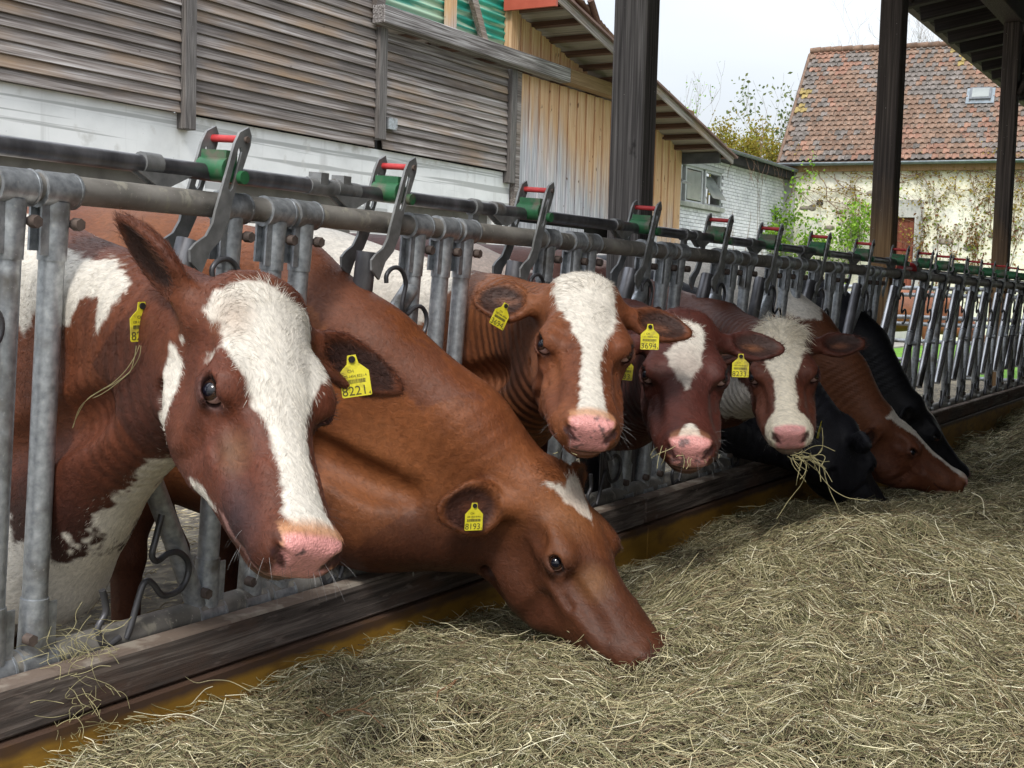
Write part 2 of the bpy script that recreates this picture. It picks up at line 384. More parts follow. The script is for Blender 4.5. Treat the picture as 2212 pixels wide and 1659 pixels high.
def roof_z(x): return 4.0 + sl * (x + .9)
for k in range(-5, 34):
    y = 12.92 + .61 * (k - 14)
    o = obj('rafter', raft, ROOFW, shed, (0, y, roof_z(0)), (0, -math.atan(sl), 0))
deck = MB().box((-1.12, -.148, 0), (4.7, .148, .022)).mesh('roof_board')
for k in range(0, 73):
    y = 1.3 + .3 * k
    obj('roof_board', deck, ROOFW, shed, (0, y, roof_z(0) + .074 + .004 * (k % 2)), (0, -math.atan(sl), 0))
MB().box((-1.2, 1.1, .105), (4.8, 23.1, .135)).build('roof_cover', mat('roof_sheet', [(.3, (.12, .10, .09)), (.7, (.22, .19, .17))], 3), shed, (0, 0, roof_z(0)), (0, -math.atan(sl), 0))
for y in (12.57, 8.425, 16.5):                                            # knee braces
    MB().tube([(-.095, y + .08, 3.05), (-.095, y + .62, 3.74)], .055, 4).build('brace', POSTD, shed)
    MB().tube([(-.02, y, 3.1), (.62, y, 4.12)], .055, 4).build('brace', POSTD, shed)
for k in range(110):
    MB().box((4.41, 1.2 + k * .2, .06), (4.435, 1.392 + k * .2, 4.49)).build('shade_wall_board', POSTD, shed) if k == 0 else None
wb = MB().box((4.41, 0, .06), (4.435, .192, 4.49)).mesh('shade_wall_board')  # unseen side wall, added to cut the fill light from the right
for k in range(1, 109): obj('shade_wall_board', wb, POSTD, shed, (0, 1.2 + k * .2, 0))
lamp = empty('tube_lamp', (-.22, 11.6, 3.86)); tag(lamp, 'unlit white fluorescent tube lamp under the dark shed roof', 'lamp')
t_ = MB(); t_.tube([(0, -.70, -.02), (0, .68, -.02)], .028, 12); t_.build('tube', mat('lamp_plastic', [(.3, (.55, .57, .50)), (.7, (.72, .73, .66))], 4, rough=.25, bump=0), lamp)
MB().box((-.04, -.74, -.005), (.04, .74, .045)).build('housing', mat('lamp_housing', [(.3, (.36, .36, .33)), (.7, (.5, .5, .46))], 4, rough=.5, bump=0), lamp, bevel=.006)

# ---------------------------------------------------------------- the big barn behind the yard
BX = -11.4
barn = empty('barn'); tag(barn, 'large weathered timber barn on a whitewashed concrete base behind the cows', 'barn')
def bbox(name, x0, x1, y0, y1, z0, z1, m, bevel=0, parent=None):
    return MB().box((x0, y0, z0), (x1, y1, z1)).build(name, m, parent or barn, bevel=bevel)
# concrete base with openings closed by grey-brown screens
pill = [(9.0, 9.8), (13.25, 14.1), (17.75, 18.6), (22.2, 22.9)]
bbox('concrete_wall', BX - .35, BX, -2, 22.9, 2.72, 3.56, CONC)
for a, b in pill: bbox('pillar', BX - .35, BX, a, b, -.05, 2.717, CONC)
bbox('pillar', BX - .35, BX, -2, 5.2, -.05, 2.717, CONC)
bbox('screen', BX - .30, BX - .16, 5.2, 9.0, .4, 2.717, DARKPANEL)
for (a, b), (c, d) in zip(pill[:-1], pill[1:]):
    bbox('screen', BX - .30, BX - .16, b, c, .9, 2.717, DARKPANEL)
    MB().prism([(BX - .02, b, 2.717), (BX - .02, b, 1.9), (BX - .02, b + .55, 2.717)], (-.12, 0, 0)).build('corner_panel', CONC, barn)
bbox('low_wall', BX - .35, BX - .05, 5.2, 22.9, -.05, 1.1, CONC)
# louvre slats, one by one
for (y0, y1, z0, z1, dz) in ((4.6, 9.1, 3.60, 6.9, .164), (9.35, 13.52, 3.58, 6.9, .164), (13.76, 18.08, 3.60, 6.25, .164), (18.33, 22.5, 3.60, 5.60, .152)):
    L = y1 - y0
    me = MB().box((-.012, 0, -.094), (.012, L, .094)).mesh('slat', .003)
    z = z0 + .07
    while z < z1 - .04:
        obj('slat', me, SLATW, barn, (BX + .055 + rng.uniform(-.003, .003), y0, z), (rng.uniform(-.0015, .0015), -R(14) + rng.uniform(-.03, .03), rng.uniform(-.001, .001)))
        z += dz
    bbox('backing', BX - .10, BX - .05, y0, y1, z0 - .03, z1, BLACK)
for y, zb in ((9.22, 3.4), (13.64, 3.34), (18.2, 3.72), (22.62, 3.35)):
    bbox('wall_post', BX - .04, BX + .16, y - .11, y + .11, zb, 6.9 if y < 18 else 5.6, POSTW, .008)
bbox('ledger_beam', BX + .10, BX + .36, 17.92, 24.6, 5.625, 5.925, BEAMW, .012); bbox('ledger_beam', BX + .10, BX + .36, 24.603, 31.4, 5.625, 5.925, BEAMB, .012)
MB().box((BX + .10, 18.36, 3.92), (BX + .17, 18.62, 4.12)).build('steel_bracket', GAL, barn)
# green corrugated sheet above the beam
def corrugated(name, y0, y1, z0, z1, x, m, pitch=.15, amp=.022, parent=None):
    n = int((z1 - z0) / pitch * 10); z = np.linspace(z0, z1, n); xx = x + amp * np.sin((z - z0) / pitch * 2 * PI)
    V = np.concatenate([np.stack([xx, np.full(n, y0), z], 1), np.stack([xx, np.full(n, y1), z], 1)])
    i = np.arange(n - 1); Q = np.stack([i, i + n, i + n + 1, i + 1], 1)
    return obj(name, array_mesh(name, V, Q), m, parent or barn)
GREENS = mat('green_translucent_sheet', [(.3, (.01, .22, .16)), (.7, (.03, .36, .27))], 1.5, rough=.35, bump=.05, spots=[(1.0, (1, .3, 6), .56, .62, (.35, .50, .36))])
corrugated('corrugated_sheet', 14.0, 18.0, 6.28, 7.6, BX - .02, GREENS); corrugated('corrugated_sheet', 18.0, 22.5, 5.95, 7.6, BX - .02, GREENS)
bbox('stud', BX + .03, BX + .17, 20.2, 20.42, 5.93, 7.6, PLANKW, .006); bbox('stud', BX + .03, BX + .17, 17.95, 18.2, 5.93, 7.6, SLATW, .006)
MB().prism([(BX + .05, 20.62, 7.2), (BX + .05, 21.42, 5.93), (BX + .05, 21.62, 5.93), (BX + .05, 20.85, 7.2)], (.10, 0, 0)).build('brace', SLATW, barn)
bbox('stud', BX - .03, BX + .14, 22.45, 22.74, 5.93, 7.4, PLANKW, .006)
# board and batten gable, each board a piece; tops follow the roof
def rz(y): return 6.93 - .225 * (y - 22.5)
k = 0; y = 22.78
while y < 31.55:
    w = .255 + rng.uniform(-.015, .015)
    for (z0, z1) in ((2.86 + rng.uniform(-.012, .012), 5.62), (5.93, min(rz(y) - .10, 7.2))):
        if z1 - z0 > .08: MB().box((0, 0, z0), (.022, w, z1)).build('plank', PLANKW, barn, (BX, y, 0), bevel=.003)
    yb = y + w - .035
    for (z0, z1) in ((2.88 + rng.uniform(-.02, .012), 5.60), (5.93, min(rz(yb) - .13, 7.15))):
        if z1 - z0 > .08 and yb < 31.4: MB().box((0, 0, z0), (.034, .155, z1)).build('batten', PLANKW, barn, (BX + .0225, yb, 0), bevel=.003)
    y += w + .150 - .035 + .05
for k in range(13):                                                     # short boards of the plinth
    y = 22.95 + k * .30
    if y < 26.0 or y > 27.6: MB().box((0, 0, .3), (.02, .285, 2.62)).build('plank', PLANKW, barn, (BX - .08, y, 0), bevel=.003)
for k in range(13):
    MB().box((0, 0, .1), (.02, .285, 2.84)).build('plank', PLANKW, barn, (BX - .03, 27.75 + k * .30, 0), bevel=.003)
bbox('opening_shade', BX - .6, BX - .5, 22.9, 31.5, -.05, 3.2, BLACK)  # black sheet, the shade inside the opening put into its colour
bbox('end_post', BX - .06, BX + .13, 22.78, 22.95, 2.9, 5.6, SLATW, .006)
# roof overhang: sheeting, purlins, fascia
th = math.atan(.225)
roof = empty('gable_roof', (0, 22.5, 6.93), (-th, 0, 0), barn); Lr = 9.62 / math.cos(th)
ROOFU = wood('eaves_lining', [(.3, (.14, .12, .10)), (.5, (.24, .21, .17)), (.7, (.34, .30, .25))], 'x', 12, var=.15)
for k in range(40):
    MB().box((-10.22, -.1 + k * .247, 0), (-24, -.1 + k * .247 + .24, .02)).build('lining_board', ROOFU, roof) if k < 40 else None
for k in range(13):
    yy = .25 + k * .765
    MB().box((-24, yy, -.11), (-10.25, yy + .11, -.003)).build('purlin', BROWNW if False else wood('purlin_timber', [(.3, (.05, .025, .018)), (.7, (.15, .08, .05))], 'x', 14) if k == 0 else bpy.data.materials['purlin_timber'], roof)
MB().box((-10.24, -.15, -.15), (-10.20, Lr, .10)).build('verge_board', SLATW, roof, bevel=.004)
MB().box((-24, -.15, .025), (-10.12, Lr + .08, .075)).build('roof_sheet', mat('brown_roof_sheet', [(.3, (.10, .06, .05)), (.7, (.2, .12, .10))], 3), roof)
MB().box((-11.36, 22.30, 6.70), (-10.19, 22.38, 7.30)).build('red_fascia', mat('red_painted_metal', [(.3, (.36, .07, .04)), (.7, (.46, .10, .06))], 3, rough=.5, bump=.05), barn)
MB().box((-12.2, 31.5, 4.60), (-10.35, 31.6, 4.86)).build('trim_board', mat('dark_trim', [(.3, (.05, .055, .06)), (.7, (.10, .105, .11))], 4), barn)
# the higher main roof seen above the verge
MRED = mat('dark_red_sheet', [(.3, (.07, .018, .012)), (.7, (.15, .045, .03))], 5, rough=.5)
n = 120; yy = np.linspace(24.5, 36.0, n); zz = 9.55 - .30 * (yy - 24.5)
V = []; 
for x in (-12.9, -26):
    V.append(np.stack([np.full(n, x), yy, zz + .03 * np.sin(yy / .2 * 2 * PI)], 1))
V = np.concatenate(V); i = np.arange(n - 1); Q = np.stack([i, i + 1, i + n + 1, i + n], 1)
obj('upper_roof_sheet', array_mesh('upper_roof_sheet', V, Q), MRED, barn)
MB().tube([(-12.95, 24.5, 9.5), (-12.95, 36, 6.05)], .09, 4).build('upper_verge', mat('brown_verge', [(.3, (.10, .05, .03)), (.7, (.2, .12, .08))], 4), barn)
for a, b in (((-12.9, 27.0, 9.3), (-12.9, 29.9, 6.0)), ((-12.7, 28.6, 8.3), (-12.7, 31.0, 5.6))):
    MB().tube([a, b], .10, 4).build('strut', bpy.data.materials['purlin_timber'], barn)
bbox('inner_wall', -14.4, -14.3, 24, 36, 3, 8.2, mat('shadowed_boards', [(.3, (.06, .03, .022)), (.7, (.12, .07, .05))], 3))  # dark boards, the shadow under the upper roof put into their colour

# ---------------------------------------------------------------- low white brick wing with three tilt windows
WX = -11.9
wing = empty('brick_wing', (WX, 31.6, 0)); tag(wing, 'low white painted brick wing with tilted windows and a tiled roof beside the barn', 'building')
MORT = mat('white_mortar', [(.3, (.40, .41, .42)), (.7, (.55, .56, .57))], 6, rough=.95)
MB().box((-.4, .0, -.05), (-.035, 9.75, 3.72)).build('wall', MORT, wing)
MB().box((-.4, 4.2, 3.72), (-.035, 9.75, 5.35)).build('wall', MORT, wing)
MB().box((-.4, 0, 4.84), (-.035, 4.2, 5.35)).build('wall', MORT, wing)
BRK = mat('white_brick', [(.25, (.50, .51, .53)), (.5, (.68, .69, .71)), (.75, (.80, .80, .82))], 3, rough=.9, bump=.3, var=.10)
bh, bl = .098, .29
bme = MB().box((0, 0, 0), (.035, bl - .018, bh - .014)).mesh('brick', .004); rest = MB(); cnt = 0
for r_ in range(-1, 56):
    z = -.02 + r_ * bh
    off = (r_ % 2) * bl / 2
    for c_ in range(34):
        y = c_ * bl - off
        if y < 0 or y + bl > 9.7 or (3.62 < z + bh and z < 4.86 and y < 4.05): continue
        vis = 2.35 < z < 4.95 and y > .3
        dx = rng.uniform(-.004, .003)
        if vis and cnt < 300 and (z > 2.6): obj('brick', bme, BRK, wing, (-.035 + dx, y, z)); cnt += 1
        else: rest.box((-.035 + dx, y, z), (0 + dx, y + bl - .018, z + bh - .014))
tag(rest.build('brickwork', BRK, wing), kind='stuff')
FRAME = mat('grey_window_frame', [(.3, (.30, .32, .32)), (.7, (.44, .46, .46))], 5, rough=.6)
GLASS = mat('dusty_glass', [(.3, (.17, .19, .18)), (.7, (.27, .29, .27))], 2, rough=.12, bump=0, spec=.8)
MB().box((-.2, .0, 4.74), (.03, 4.1, 4.86)).build('lintel', FRAME, wing, bevel=.005)
MB().box((-.2, .0, 3.62), (.12, 4.1, 3.74)).build('sill', mat('mossy_sill', [(.3, (.22, .23, .2)), (.7, (.4, .41, .37))], 6), wing, bevel=.008)
MB().box((-.6, 0, 3.74), (-.5, 4.1, 4.8)).build('dark_room', mat('window_interior', [(.35, (.05, .03, .02)), (.6, (.15, .06, .035))], 1.5), wing)  # sheet behind the panes, the darkness of the room painted on
for y0, kind in ((-.15, 'open'), (1.35, 'shut'), (2.75, 'tilt')):
    w = empty('window', (0, y0 + .1, 3.74), (0, 0, 0), wing)
    f = MB(); f.box((-.12, 0, 0), (-.02, .09, 1.0)); f.box((-.12, 1.16, 0), (-.02, 1.25, 1.0)); f.box((-.12, .09, 0), (-.02, 1.16, .07)); f.box((-.12, .09, .93), (-.02, 1.16, 1.0))
    fo = f.build('frame', FRAME, w)
    a = {'open': R(62), 'shut': R(2), 'tilt': R(34)}[kind]
    zc = {'open': .62, 'shut': .5, 'tilt': .55}[kind]
    s_ = MB(); s_.box((-.015, .12, -.40), (.005, 1.13, .40)); so = s_.build('pane', GLASS, w, (-.03, 0, zc), (0, -a, 0))
ROOFT = mat('mossy_roof_tile', [(.25, (.10, .06, .05)), (.5, (.22, .13, .10)), (.75, (.33, .21, .16))], 5, rough=.85, spots=[(9, (1, 1, 1), .56, .68, (.16, .14, .12))])
tl = MB()
for r_ in range(13):
    for c_ in range(44):
        y = c_ * .22 + (r_ % 2) * .11; x = .25 - r_ * .26; z = 5.42 + r_ * .085 + rng.uniform(-.006, .006)
        tl.add([(x, y, z), (x, y + .21, z), (x - .34, y + .21, z + .10), (x - .34, y, z + .10), (x, y, z - .025), (x, y + .21, z - .025)], [(0, 1, 2, 3), (4, 5, 1, 0)])
tag(tl.build('roof_tiles', ROOFT, wing), kind='stuff')
GUT = mat('grey_gutter_zinc', [(.3, (.13, .16, .18)), (.7, (.22, .26, .28))], 5, rough=.4, metal=.5)
def gutter(name, a, b, parent, r=.085):
    a, b = Vector(a), Vector(b); d = (b - a).normalized(); s = d.cross(Vector((0, 0, 1))).normalized(); n = 9; v = []; f = []
    for p in (a, b):
        for q, rr in ((0, r), (1, r - .012)):
            for k in range(n):
                t = PI + PI * k / (n - 1); v.append(p + s * math.cos(t) * rr + Vector((0, 0, math.sin(t) * rr)))
    for k in range(n - 1):
        f.append((k, k + 1, 2 * n + k + 1, 2 * n + k)); f.append((n + k + 1, n + k, 3 * n + k, 3 * n + k + 1))
    f.append((0, 2 * n, 3 * n, n)); f.append((n - 1, 2 * n - 1, 4 * n - 1, 3 * n - 1))
    return MB().add(v, f, True).build(name, GUT, parent)
gutter('gutter', (.36, .2, 5.40), (.36, 9.65, 5.36), wing)
MB().box((-.03, 0, 5.05), (.30, 9.6, 5.35)).build('soffit', BLACK, wing)

# ---------------------------------------------------------------- tiled farmhouse barn at the far end
FO = Vector((-12.03, 41.29, 0)); FA = math.atan2(.118, .993)
fb = empty('tiled_barn', FO, (0, 0, FA)); tag(fb, 'cream plastered barn with a steep mottled red tile roof and brown door', 'building')
def plaster():
    t = NT('cream_plaster'); co = t.coords(); a = t.noise(co, .9, detail=8, rough=.6); b = t.noise(co, 6, (1, 1, 1.6), 8, rough=.65)
    c = t.ramp(a, [(.3, (.72, .69, .54)), (.5, (.82, .80, .66)), (.7, (.86, .85, .76))])
    c = t.mix(c, (.36, .35, .31), t.mr(b, .60, .74)); c = t.mix(c, (.70, .69, .64), t.mr(t.noise(co, 2.2, detail=6), .52, .60, 0, .8))
    t.bump(b, .8, .04); return t.done(c, .95, 0, .2)
PLAS = plaster()
wl = MB(); wl.box((0, .05, -.05), (3.55, .5, 5.45)); wl.box((4.25, .05, -.05), (16, .5, 5.45)); wl.box((3.55, .05, 3.86), (4.25, .5, 5.45)); wl.build('wall', PLAS, fb)
MB().box((0, .5, -.05), (.3, 9.2, 5.45)).build('wall', PLAS, fb)
GREYP = mat('grey_render', [(.3, (.32, .32, .31)), (.7, (.5, .5, .48))], 3, rough=.95)
sur = MB(); sur.box((3.38, .02, .0), (3.56, .3, 4.40)); sur.box((4.24, .02, 0), (4.50, .3, 4.40)); sur.box((3.56, .02, 3.85), (4.24, .3, 4.40)); sur.build('door_surround', GREYP, fb)
MB().box((-.02, .0, 0), (.45, .04, 5.3)).build('corner_render', GREYP, fb)
door = MB().box((3.57, .18, 1.6), (4.23, .24, 3.84)).build('door', wood('brown_door', [(.3, (.13, .035, .02)), (.7, (.24, .075, .045))], 'z', 12), fb)
for x in (3.59, 3.75, 3.91, 4.07): MB().box((x, .155, 1.62), (x + .145, .178, 3.83)).build('door_board', bpy.data.materials['brown_door'], door)
MB().box((3.4, .0, -.05), (4.4, .25, 1.6)).build('step', GREYP, fb)
STONE = mat('field_stone', [(.3, (.16, .14, .12)), (.7, (.34, .30, .26))], 9, rough=.95)
def blob(name, loc, r, m, parent, seed=0, sub=2):
    bm = bmesh.new(); bmesh.ops.create_icosphere(bm, subdivisions=sub, radius=1)
    V = np.array([v.co for v in bm.verts]); d = 1 + .25 * vnoise(V, 1.5, seed, 2)
    for v, k in zip(bm.verts, d): v.co = Vector((v.co.x * r[0] * k, v.co.y * r[1] * k, v.co.z * r[2] * k))
    me = bpy.data.meshes.new(name); bm.to_mesh(me); bm.free(); return obj(name, me, m, parent, loc)
for i, (x, z, a, b) in enumerate([(1.25, 4.28, .13, .07), (.78, 4.14, .2, .08), (1.02, 4.15, .14, .12), (2.9, 4.6, .22, .10), (2.4, 3.3, .2, .1), (1.6, 3.5, .18, .09), (5.2, 3.1, .24, .11), (5.9, 2.9, .2, .1), (6.6, 3.3, .2, .1), (1.9, 4.0, .12, .06)]):
    blob('stone', (x, .06, z), (a, .05, b), STONE, fb, i)
MB().box((1.17, .02, 4.25), (1.35, .3, 4.40)).build('vent_hole', BLACK, fb)
# the roof: a beaver-tail tile at a time
pitch = math.atan2(4.4, 4.6); roofE = empty('tile_roof', (0, -.15, 5.62), (pitch, 0, 0), fb)
tw, tg = .205, .262
TILEM = []
def tile_mat(name, stops):
    t = NT(name); co = t.coords(); n = t.noise(co, 3, detail=7, rough=.6); c = t.ramp(n, stops)
    oi = t.n('ShaderNodeObjectInfo').outputs['Random']
    c = t.mix(c, (.55, .52, .46), t.mr(t.noise(co, 22, detail=3), .66, .72)); c = t.mix(c, (.075, .07, .06), t.mr(t.noise(co, 5, detail=5), .52, .68, 0, .75))
    hs = t.n('ShaderNodeHueSaturation'); t.l(c, hs.inputs['Color']); t.l(t.mr(oi, 0, 1, .80, 1.18), hs.inputs['Value']); c = hs.outputs[0]
    t.bump(n, .4, .01); return t.done(c, .9, 0, .25)
TILEM = [tile_mat('tile_brown', [(.3, (.14, .088, .062)), (.6, (.235, .155, .112)), (.8, (.32, .225, .17))]),
         tile_mat('tile_red', [(.3, (.19, .10, .072)), (.6, (.285, .162, .115)), (.8, (.37, .24, .18))]),
         tile_mat('tile_grey', [(.3, (.10, .09, .08)), (.6, (.19, .165, .15)), (.8, (.29, .26, .23))]),
         tile_mat('tile_lichen', [(.3, (.20, .15, .06)), (.6, (.33, .25, .09)), (.8, (.42, .36, .20))])]
def tile_shape(x, y, z):
    pr = [(-.49, -.004), (-.25, -.022), (0, -.006), (.25, .016), (.49, .010)]
    P = [(x + u * tw, y + v, z + .040 + .022 * math.sin(u * 6.0)) for u, v in pr] + [(x + .49 * tw, y + .34, z - .004), (x - .49 * tw, y + .34, z - .004)]
    lo = [(a, b, c - .034) for a, b, c in P]
    n = len(P)
    return P + lo, [tuple(range(n))] + [(i, n + i, n + (i + 1) % n, (i + 1) % n) for i in range(4)]
tmesh = []
for m in TILEM:
    v, f = tile_shape(0, 0, 0); a = MB().add(v, f); me = a.mesh('roof_tile'); me.materials.append(m); tmesh.append(me)
slots = []
nrow = int(6.35 / tg)
for r_ in range(nrow):
    for c_ in range(int(15.5 / tw)):
        slots.append((c_ * tw + (r_ % 2) * tw * .5 - .05 + tw / 2, r_ * tg, .03 + rng.uniform(-.004, .004)))
nP = len(slots); pos = np.array(slots)
lich = vnoise(pos, .55, 5, 3) + (pos[:, 1] - 4.3) * .16; redn = vnoise(pos, .8, 9, 3) + rng.normal(0, .35, nP); gr = vnoise(pos, .7, 12, 2) + rng.normal(0, .35, nP)
kindt = np.where(lich + rng.normal(0, .15, nP) > .48, 3, np.where(redn > .50, 1, np.where(gr > .22, 2, 0)))
vis = (pos[:, 0] < 8.2) & (pos[:, 0] > -.1)
order = np.nonzero(vis)[0]; order = order[np.argsort(pos[order, 0] * .9 + pos[order, 1] * 1.0 + 0)]
chosen = set(order[:300].tolist())
tr = [MB() for _ in TILEM]
for i in range(nP):
    jx, ja = rng.uniform(-.004, .004), rng.uniform(-.02, .02)
    if i in chosen: obj('roof_tile', tmesh[kindt[i]], None, roofE, (pos[i, 0] + jx, pos[i, 1], pos[i, 2] + rng.uniform(0, .006)), (rng.uniform(-.01, .02), 0, ja))
    else:
        v, f = tile_shape(pos[i, 0] + jx, pos[i, 1], pos[i, 2]); tr[kindt[i]].add(v, f)
# the remaining tiles keep one mesh, one material slot per colour
me = bpy.data.meshes.new('roof_tiling'); V = []; Fc = []; mi = []; base = 0
for k, a in enumerate(tr):
    V += a.v; Fc += [tuple(q + base for q in f) for f in a.f]; mi += [k] * len(a.f); base += len(a.v)
me.from_pydata(V, [], Fc); [me.materials.append(m) for m in TILEM]; me.polygons.foreach_set('material_index', mi)
colr = []
tag(obj('roof_tiling', me, None, roofE), kind='stuff')
MB().box((-.05, -.1, -.06), (15.8, 6.34, -.005)).build('roof_deck', mat('roof_deck', [(.3, (.06, .04, .03)), (.7, (.1, .07, .05))], 3), roofE)
ridm = MB().tube([(0, 0, 0), (.36, 0, .01)], [.10, .12], 10).mesh('ridge_tile')
for k in range(43): obj('ridge_tile', ridm, TILEM[1] if k % 3 else TILEM[0], fb, (-.1 + k * .365, 4.30, 9.97 + rng.uniform(-.01, .01)), (0, 0, 0))
MB().tube([(-.10, -.2, 5.57), (-.10, 4.3, 9.86)], .07, 4).build('verge_tile', TILEM[0], fb)
MB().prism([(0.02, .4, 5.4), (0.02, 4.3, 9.75), (0.02, 8.6, 5.4)], (.25, 0, 0)).build('gable', PLAS, fb)
MB().add([(-.1, 4.3, 9.88), (15.7, 4.3, 9.88), (15.7, 9, 5.3), (-.1, 9, 5.3)], [(0, 1, 2, 3)]).build('rear_roof', ROOFT, fb)
gutter('gutter', (-.1, -.32, 5.56), (15.7, -.32, 5.60), fb, .10)
MB().box((-.05, -.12, 5.30), (15.7, .05, 5.50)).build('eaves_board', BROWNW, fb)
sk = empty('skylight', (5.62, 1.92 * math.cos(0) , 0), (0, 0, 0), roofE); sk.location = (5.52, 2.95, .06)
MB().box((0, 0, 0), (.66, .62, .09)).build('frame', mat('skylight_frame', [(.3, (.10, .11, .12)), (.7, (.17, .18, .19))], 4, metal=.3, rough=.4), sk, bevel=.01)
MB().box((.07, .07, .092), (.59, .55, .10)).build('pane', GLASS, sk)
MB().box((-.10, -.16, .005), (.76, .66, .02)).build('flashing', mat('lead_flashing', [(.3, (.17, .20, .22)), (.7, (.27, .31, .34))], 6, metal=.3, rough=.5), sk)

# ---------------------------------------------------------------- yard gate far behind the fence
gate = empty('field_gate', (0, 15.5, 0)); tag(gate, 'galvanised tubular field gate at the far end of the cow yard', 'gate')
for z in (1.36, 1.28, 1.02, .94, .74, .52, .34): MB().tube([(-7.2, 0, z), (-.3, 0, z)], .024, 8).build('rail', GAL, gate)
for x in (-7.2, -4.9, -2.6, -.3): MB().tube([(x, .05, .02), (x, .05, 1.42)], .03, 8).build('upright', GAL, gate)
cp = MB().box((-2.95, 11.3, -.02), (-2.55, 11.7, 1.30)).build('concrete_pier', CONC, None, bevel=.02); tag(cp, 'stubby pale concrete pier standing in the yard behind the fence', 'pier')
# ---------------------------------------------------------------- plants
BARK = mat('pale_bark', [(.3, (.16, .13, .11)), (.7, (.32, .28, .24))], 10, rough=.95)
VINEB = mat('vine_stem', [(.3, (.14, .085, .06)), (.7, (.30, .20, .15))], 10, rough=.95)
def leaf_mat(name, stops, tr=.35):
    t = NT(name); g = t.n('ShaderNodeNewGeometry').outputs['Random Per Island']
    c = t.ramp(g, stops); t.done(c, .6, 0, .3)
    ts = t.n('ShaderNodeBsdfTranslucent'); t.l(c, ts.inputs[0]); mx = t.n('ShaderNodeMixShader'); mx.inputs[0].default_value = tr
    t.l(t.b.outputs[0], mx.inputs[1]); t.l(ts.outputs[0], mx.inputs[2]); t.l(mx.outputs[0], t.out.inputs[0]); return t.m
LIME = leaf_mat('spring_green_leaf', [(0, (.10, .22, .015)), (.5, (.21, .40, .03)), (1, (.36, .56, .07))])
GOLD = leaf_mat('golden_leaf', [(0, (.17, .13, .02)), (.5, (.32, .24, .03)), (1, (.22, .26, .04))])
DULL = leaf_mat('dull_green_leaf', [(0, (.06, .09, .03)), (.5, (.14, .18, .06)), (1, (.24, .25, .10))])
IVYL = leaf_mat('vine_leaf', [(0, (.13, .045, .025)), (.4, (.25, .13, .05)), (.7, (.26, .24, .05)), (1, (.16, .24, .04))])

def grow(rs, p, d, L, r, depth, segs, tips, curl=.25, up=.12, split=(2, 3), spread=.55, shrink=.68):
    pts = [Vector(p)]; rad = [r]; n = 4
    for i in range(n):
        d = (d + Vector((rs.uniform(-curl, curl), rs.uniform(-curl, curl), rs.uniform(-curl, curl) + up)) * .5).normalized()
        pts.append(pts[-1] + d * (L / n)); rad.append(max(r * (1 - .45 * (i + 1) / n), .004))
    segs.append((pts, rad))
    if depth == 0: tips.extend(pts[1:]); return
    for k in range(rs.randint(*split)):
        i = rs.randint(2, n); a = Vector((rs.uniform(-1, 1), rs.uniform(-1, 1), rs.uniform(-.2, 1))).normalized()
        grow(rs, pts[i], (d * (1 - spread) + a * spread).normalized(), L * shrink * rs.uniform(.8, 1.2), rad[i] * .62, depth - 1, segs, tips, curl, up, split, spread, shrink)
    tips.append(pts[-1])

def leaves_mesh(name, centres, n, spread, size, seed, droop=0., sq=(1, 1, 1)):
    r = np.random.default_rng(seed); C_ = np.array([tuple(c) for c in centres])
    P = C_[r.integers(0, len(C_), n)] + r.normal(0, spread, (n, 3)) * np.array(sq)
    a = r.normal(0, 1, (n, 3)); a[:, 2] -= droop; a /= np.linalg.norm(a, axis=1)[:, None]
    b = np.cross(a, r.normal(0, 1, (n, 3))); b /= np.linalg.norm(b, axis=1)[:, None]
    s = size * r.uniform(.6, 1.3, (n, 1))
    V = np.stack([P, P + a * s * .5 + b * s * .32, P + a * s, P + a * s * .5 - b * s * .32], 1).reshape(-1, 3)
    return array_mesh(name, V, np.arange(n * 4).reshape(-1, 4), False)

def tree(name, label, cat, loc, H, seed, leafm=None, nleaf=0, lsize=.12, spread=.18, depth=4, r=.10, nst=1, group=None, curl=.25, up=.12, spr=.5, lean=(0, 0, 0), split=(2, 3), trunk=.34):
    rs = random.Random(seed); e = empty(name, loc); tag(e, label, cat, group)
    segs = []; tips = []
    for s in range(nst):
        d = Vector((rs.uniform(-.3, .3) * (nst > 1) + lean[0], rs.uniform(-.3, .3) * (nst > 1) + lean[1], 1)).normalized()
        grow(rs, Vector((rs.uniform(-.1, .1) * nst, rs.uniform(-.1, .1) * nst, 0)), d, H * trunk, r, depth, segs, tips, curl, up, split, spr)
    top = max(p.z for pts, _ in segs for p in pts); f = H / top
    for pts, _ in segs:
        for p in pts: p *= f
    seen = set(id(p) for pts, _ in segs for p in pts)
    for p in tips:
        if id(p) not in seen: p *= f
    m = MB()
    for pts, rad in segs: m.tube(pts, rad, 5 if rad[0] > .03 else 3, caps=False)
    m.build('trunk', BARK, e)
    if leafm: tag(obj('crown', leaves_mesh('crown', tips, nleaf, spread, lsize, seed), leafm, e), kind=None)
    return e
tree('bare_tree', 'slender bare tree rising behind the barn verge against the sky', 'tree', (-17.1, 47, 0), 10.2, 3, LIME, 120, .11, .08, depth=5, r=.15, curl=.22, up=.22, spr=.42, split=(2, 3), trunk=.36)
tree('budding_tree', 'thin budding tree half hidden by the barn verge', 'tree', (-17.6, 45, 0), 8.6, 5, LIME, 260, .11, .15, depth=4, r=.08, up=.12, spr=.5)
tree('golden_shrub_tree', 'bushy golden leaved tree between the brick wing and tiled roof', 'tree', (-14.6, 46.5, 0), 8.0, 8, GOLD, 11000, .12, .22, depth=5, r=.10, nst=3, up=.30, spr=.40, split=(2, 3), trunk=.30)
tree('green_leafed_tree', 'sparse dark leaved tree standing over the golden one', 'tree', (-15.3, 49, 0), 9.9, 11, DULL, 600, .17, .2, depth=5, r=.10, up=.25, spr=.45, trunk=.34)
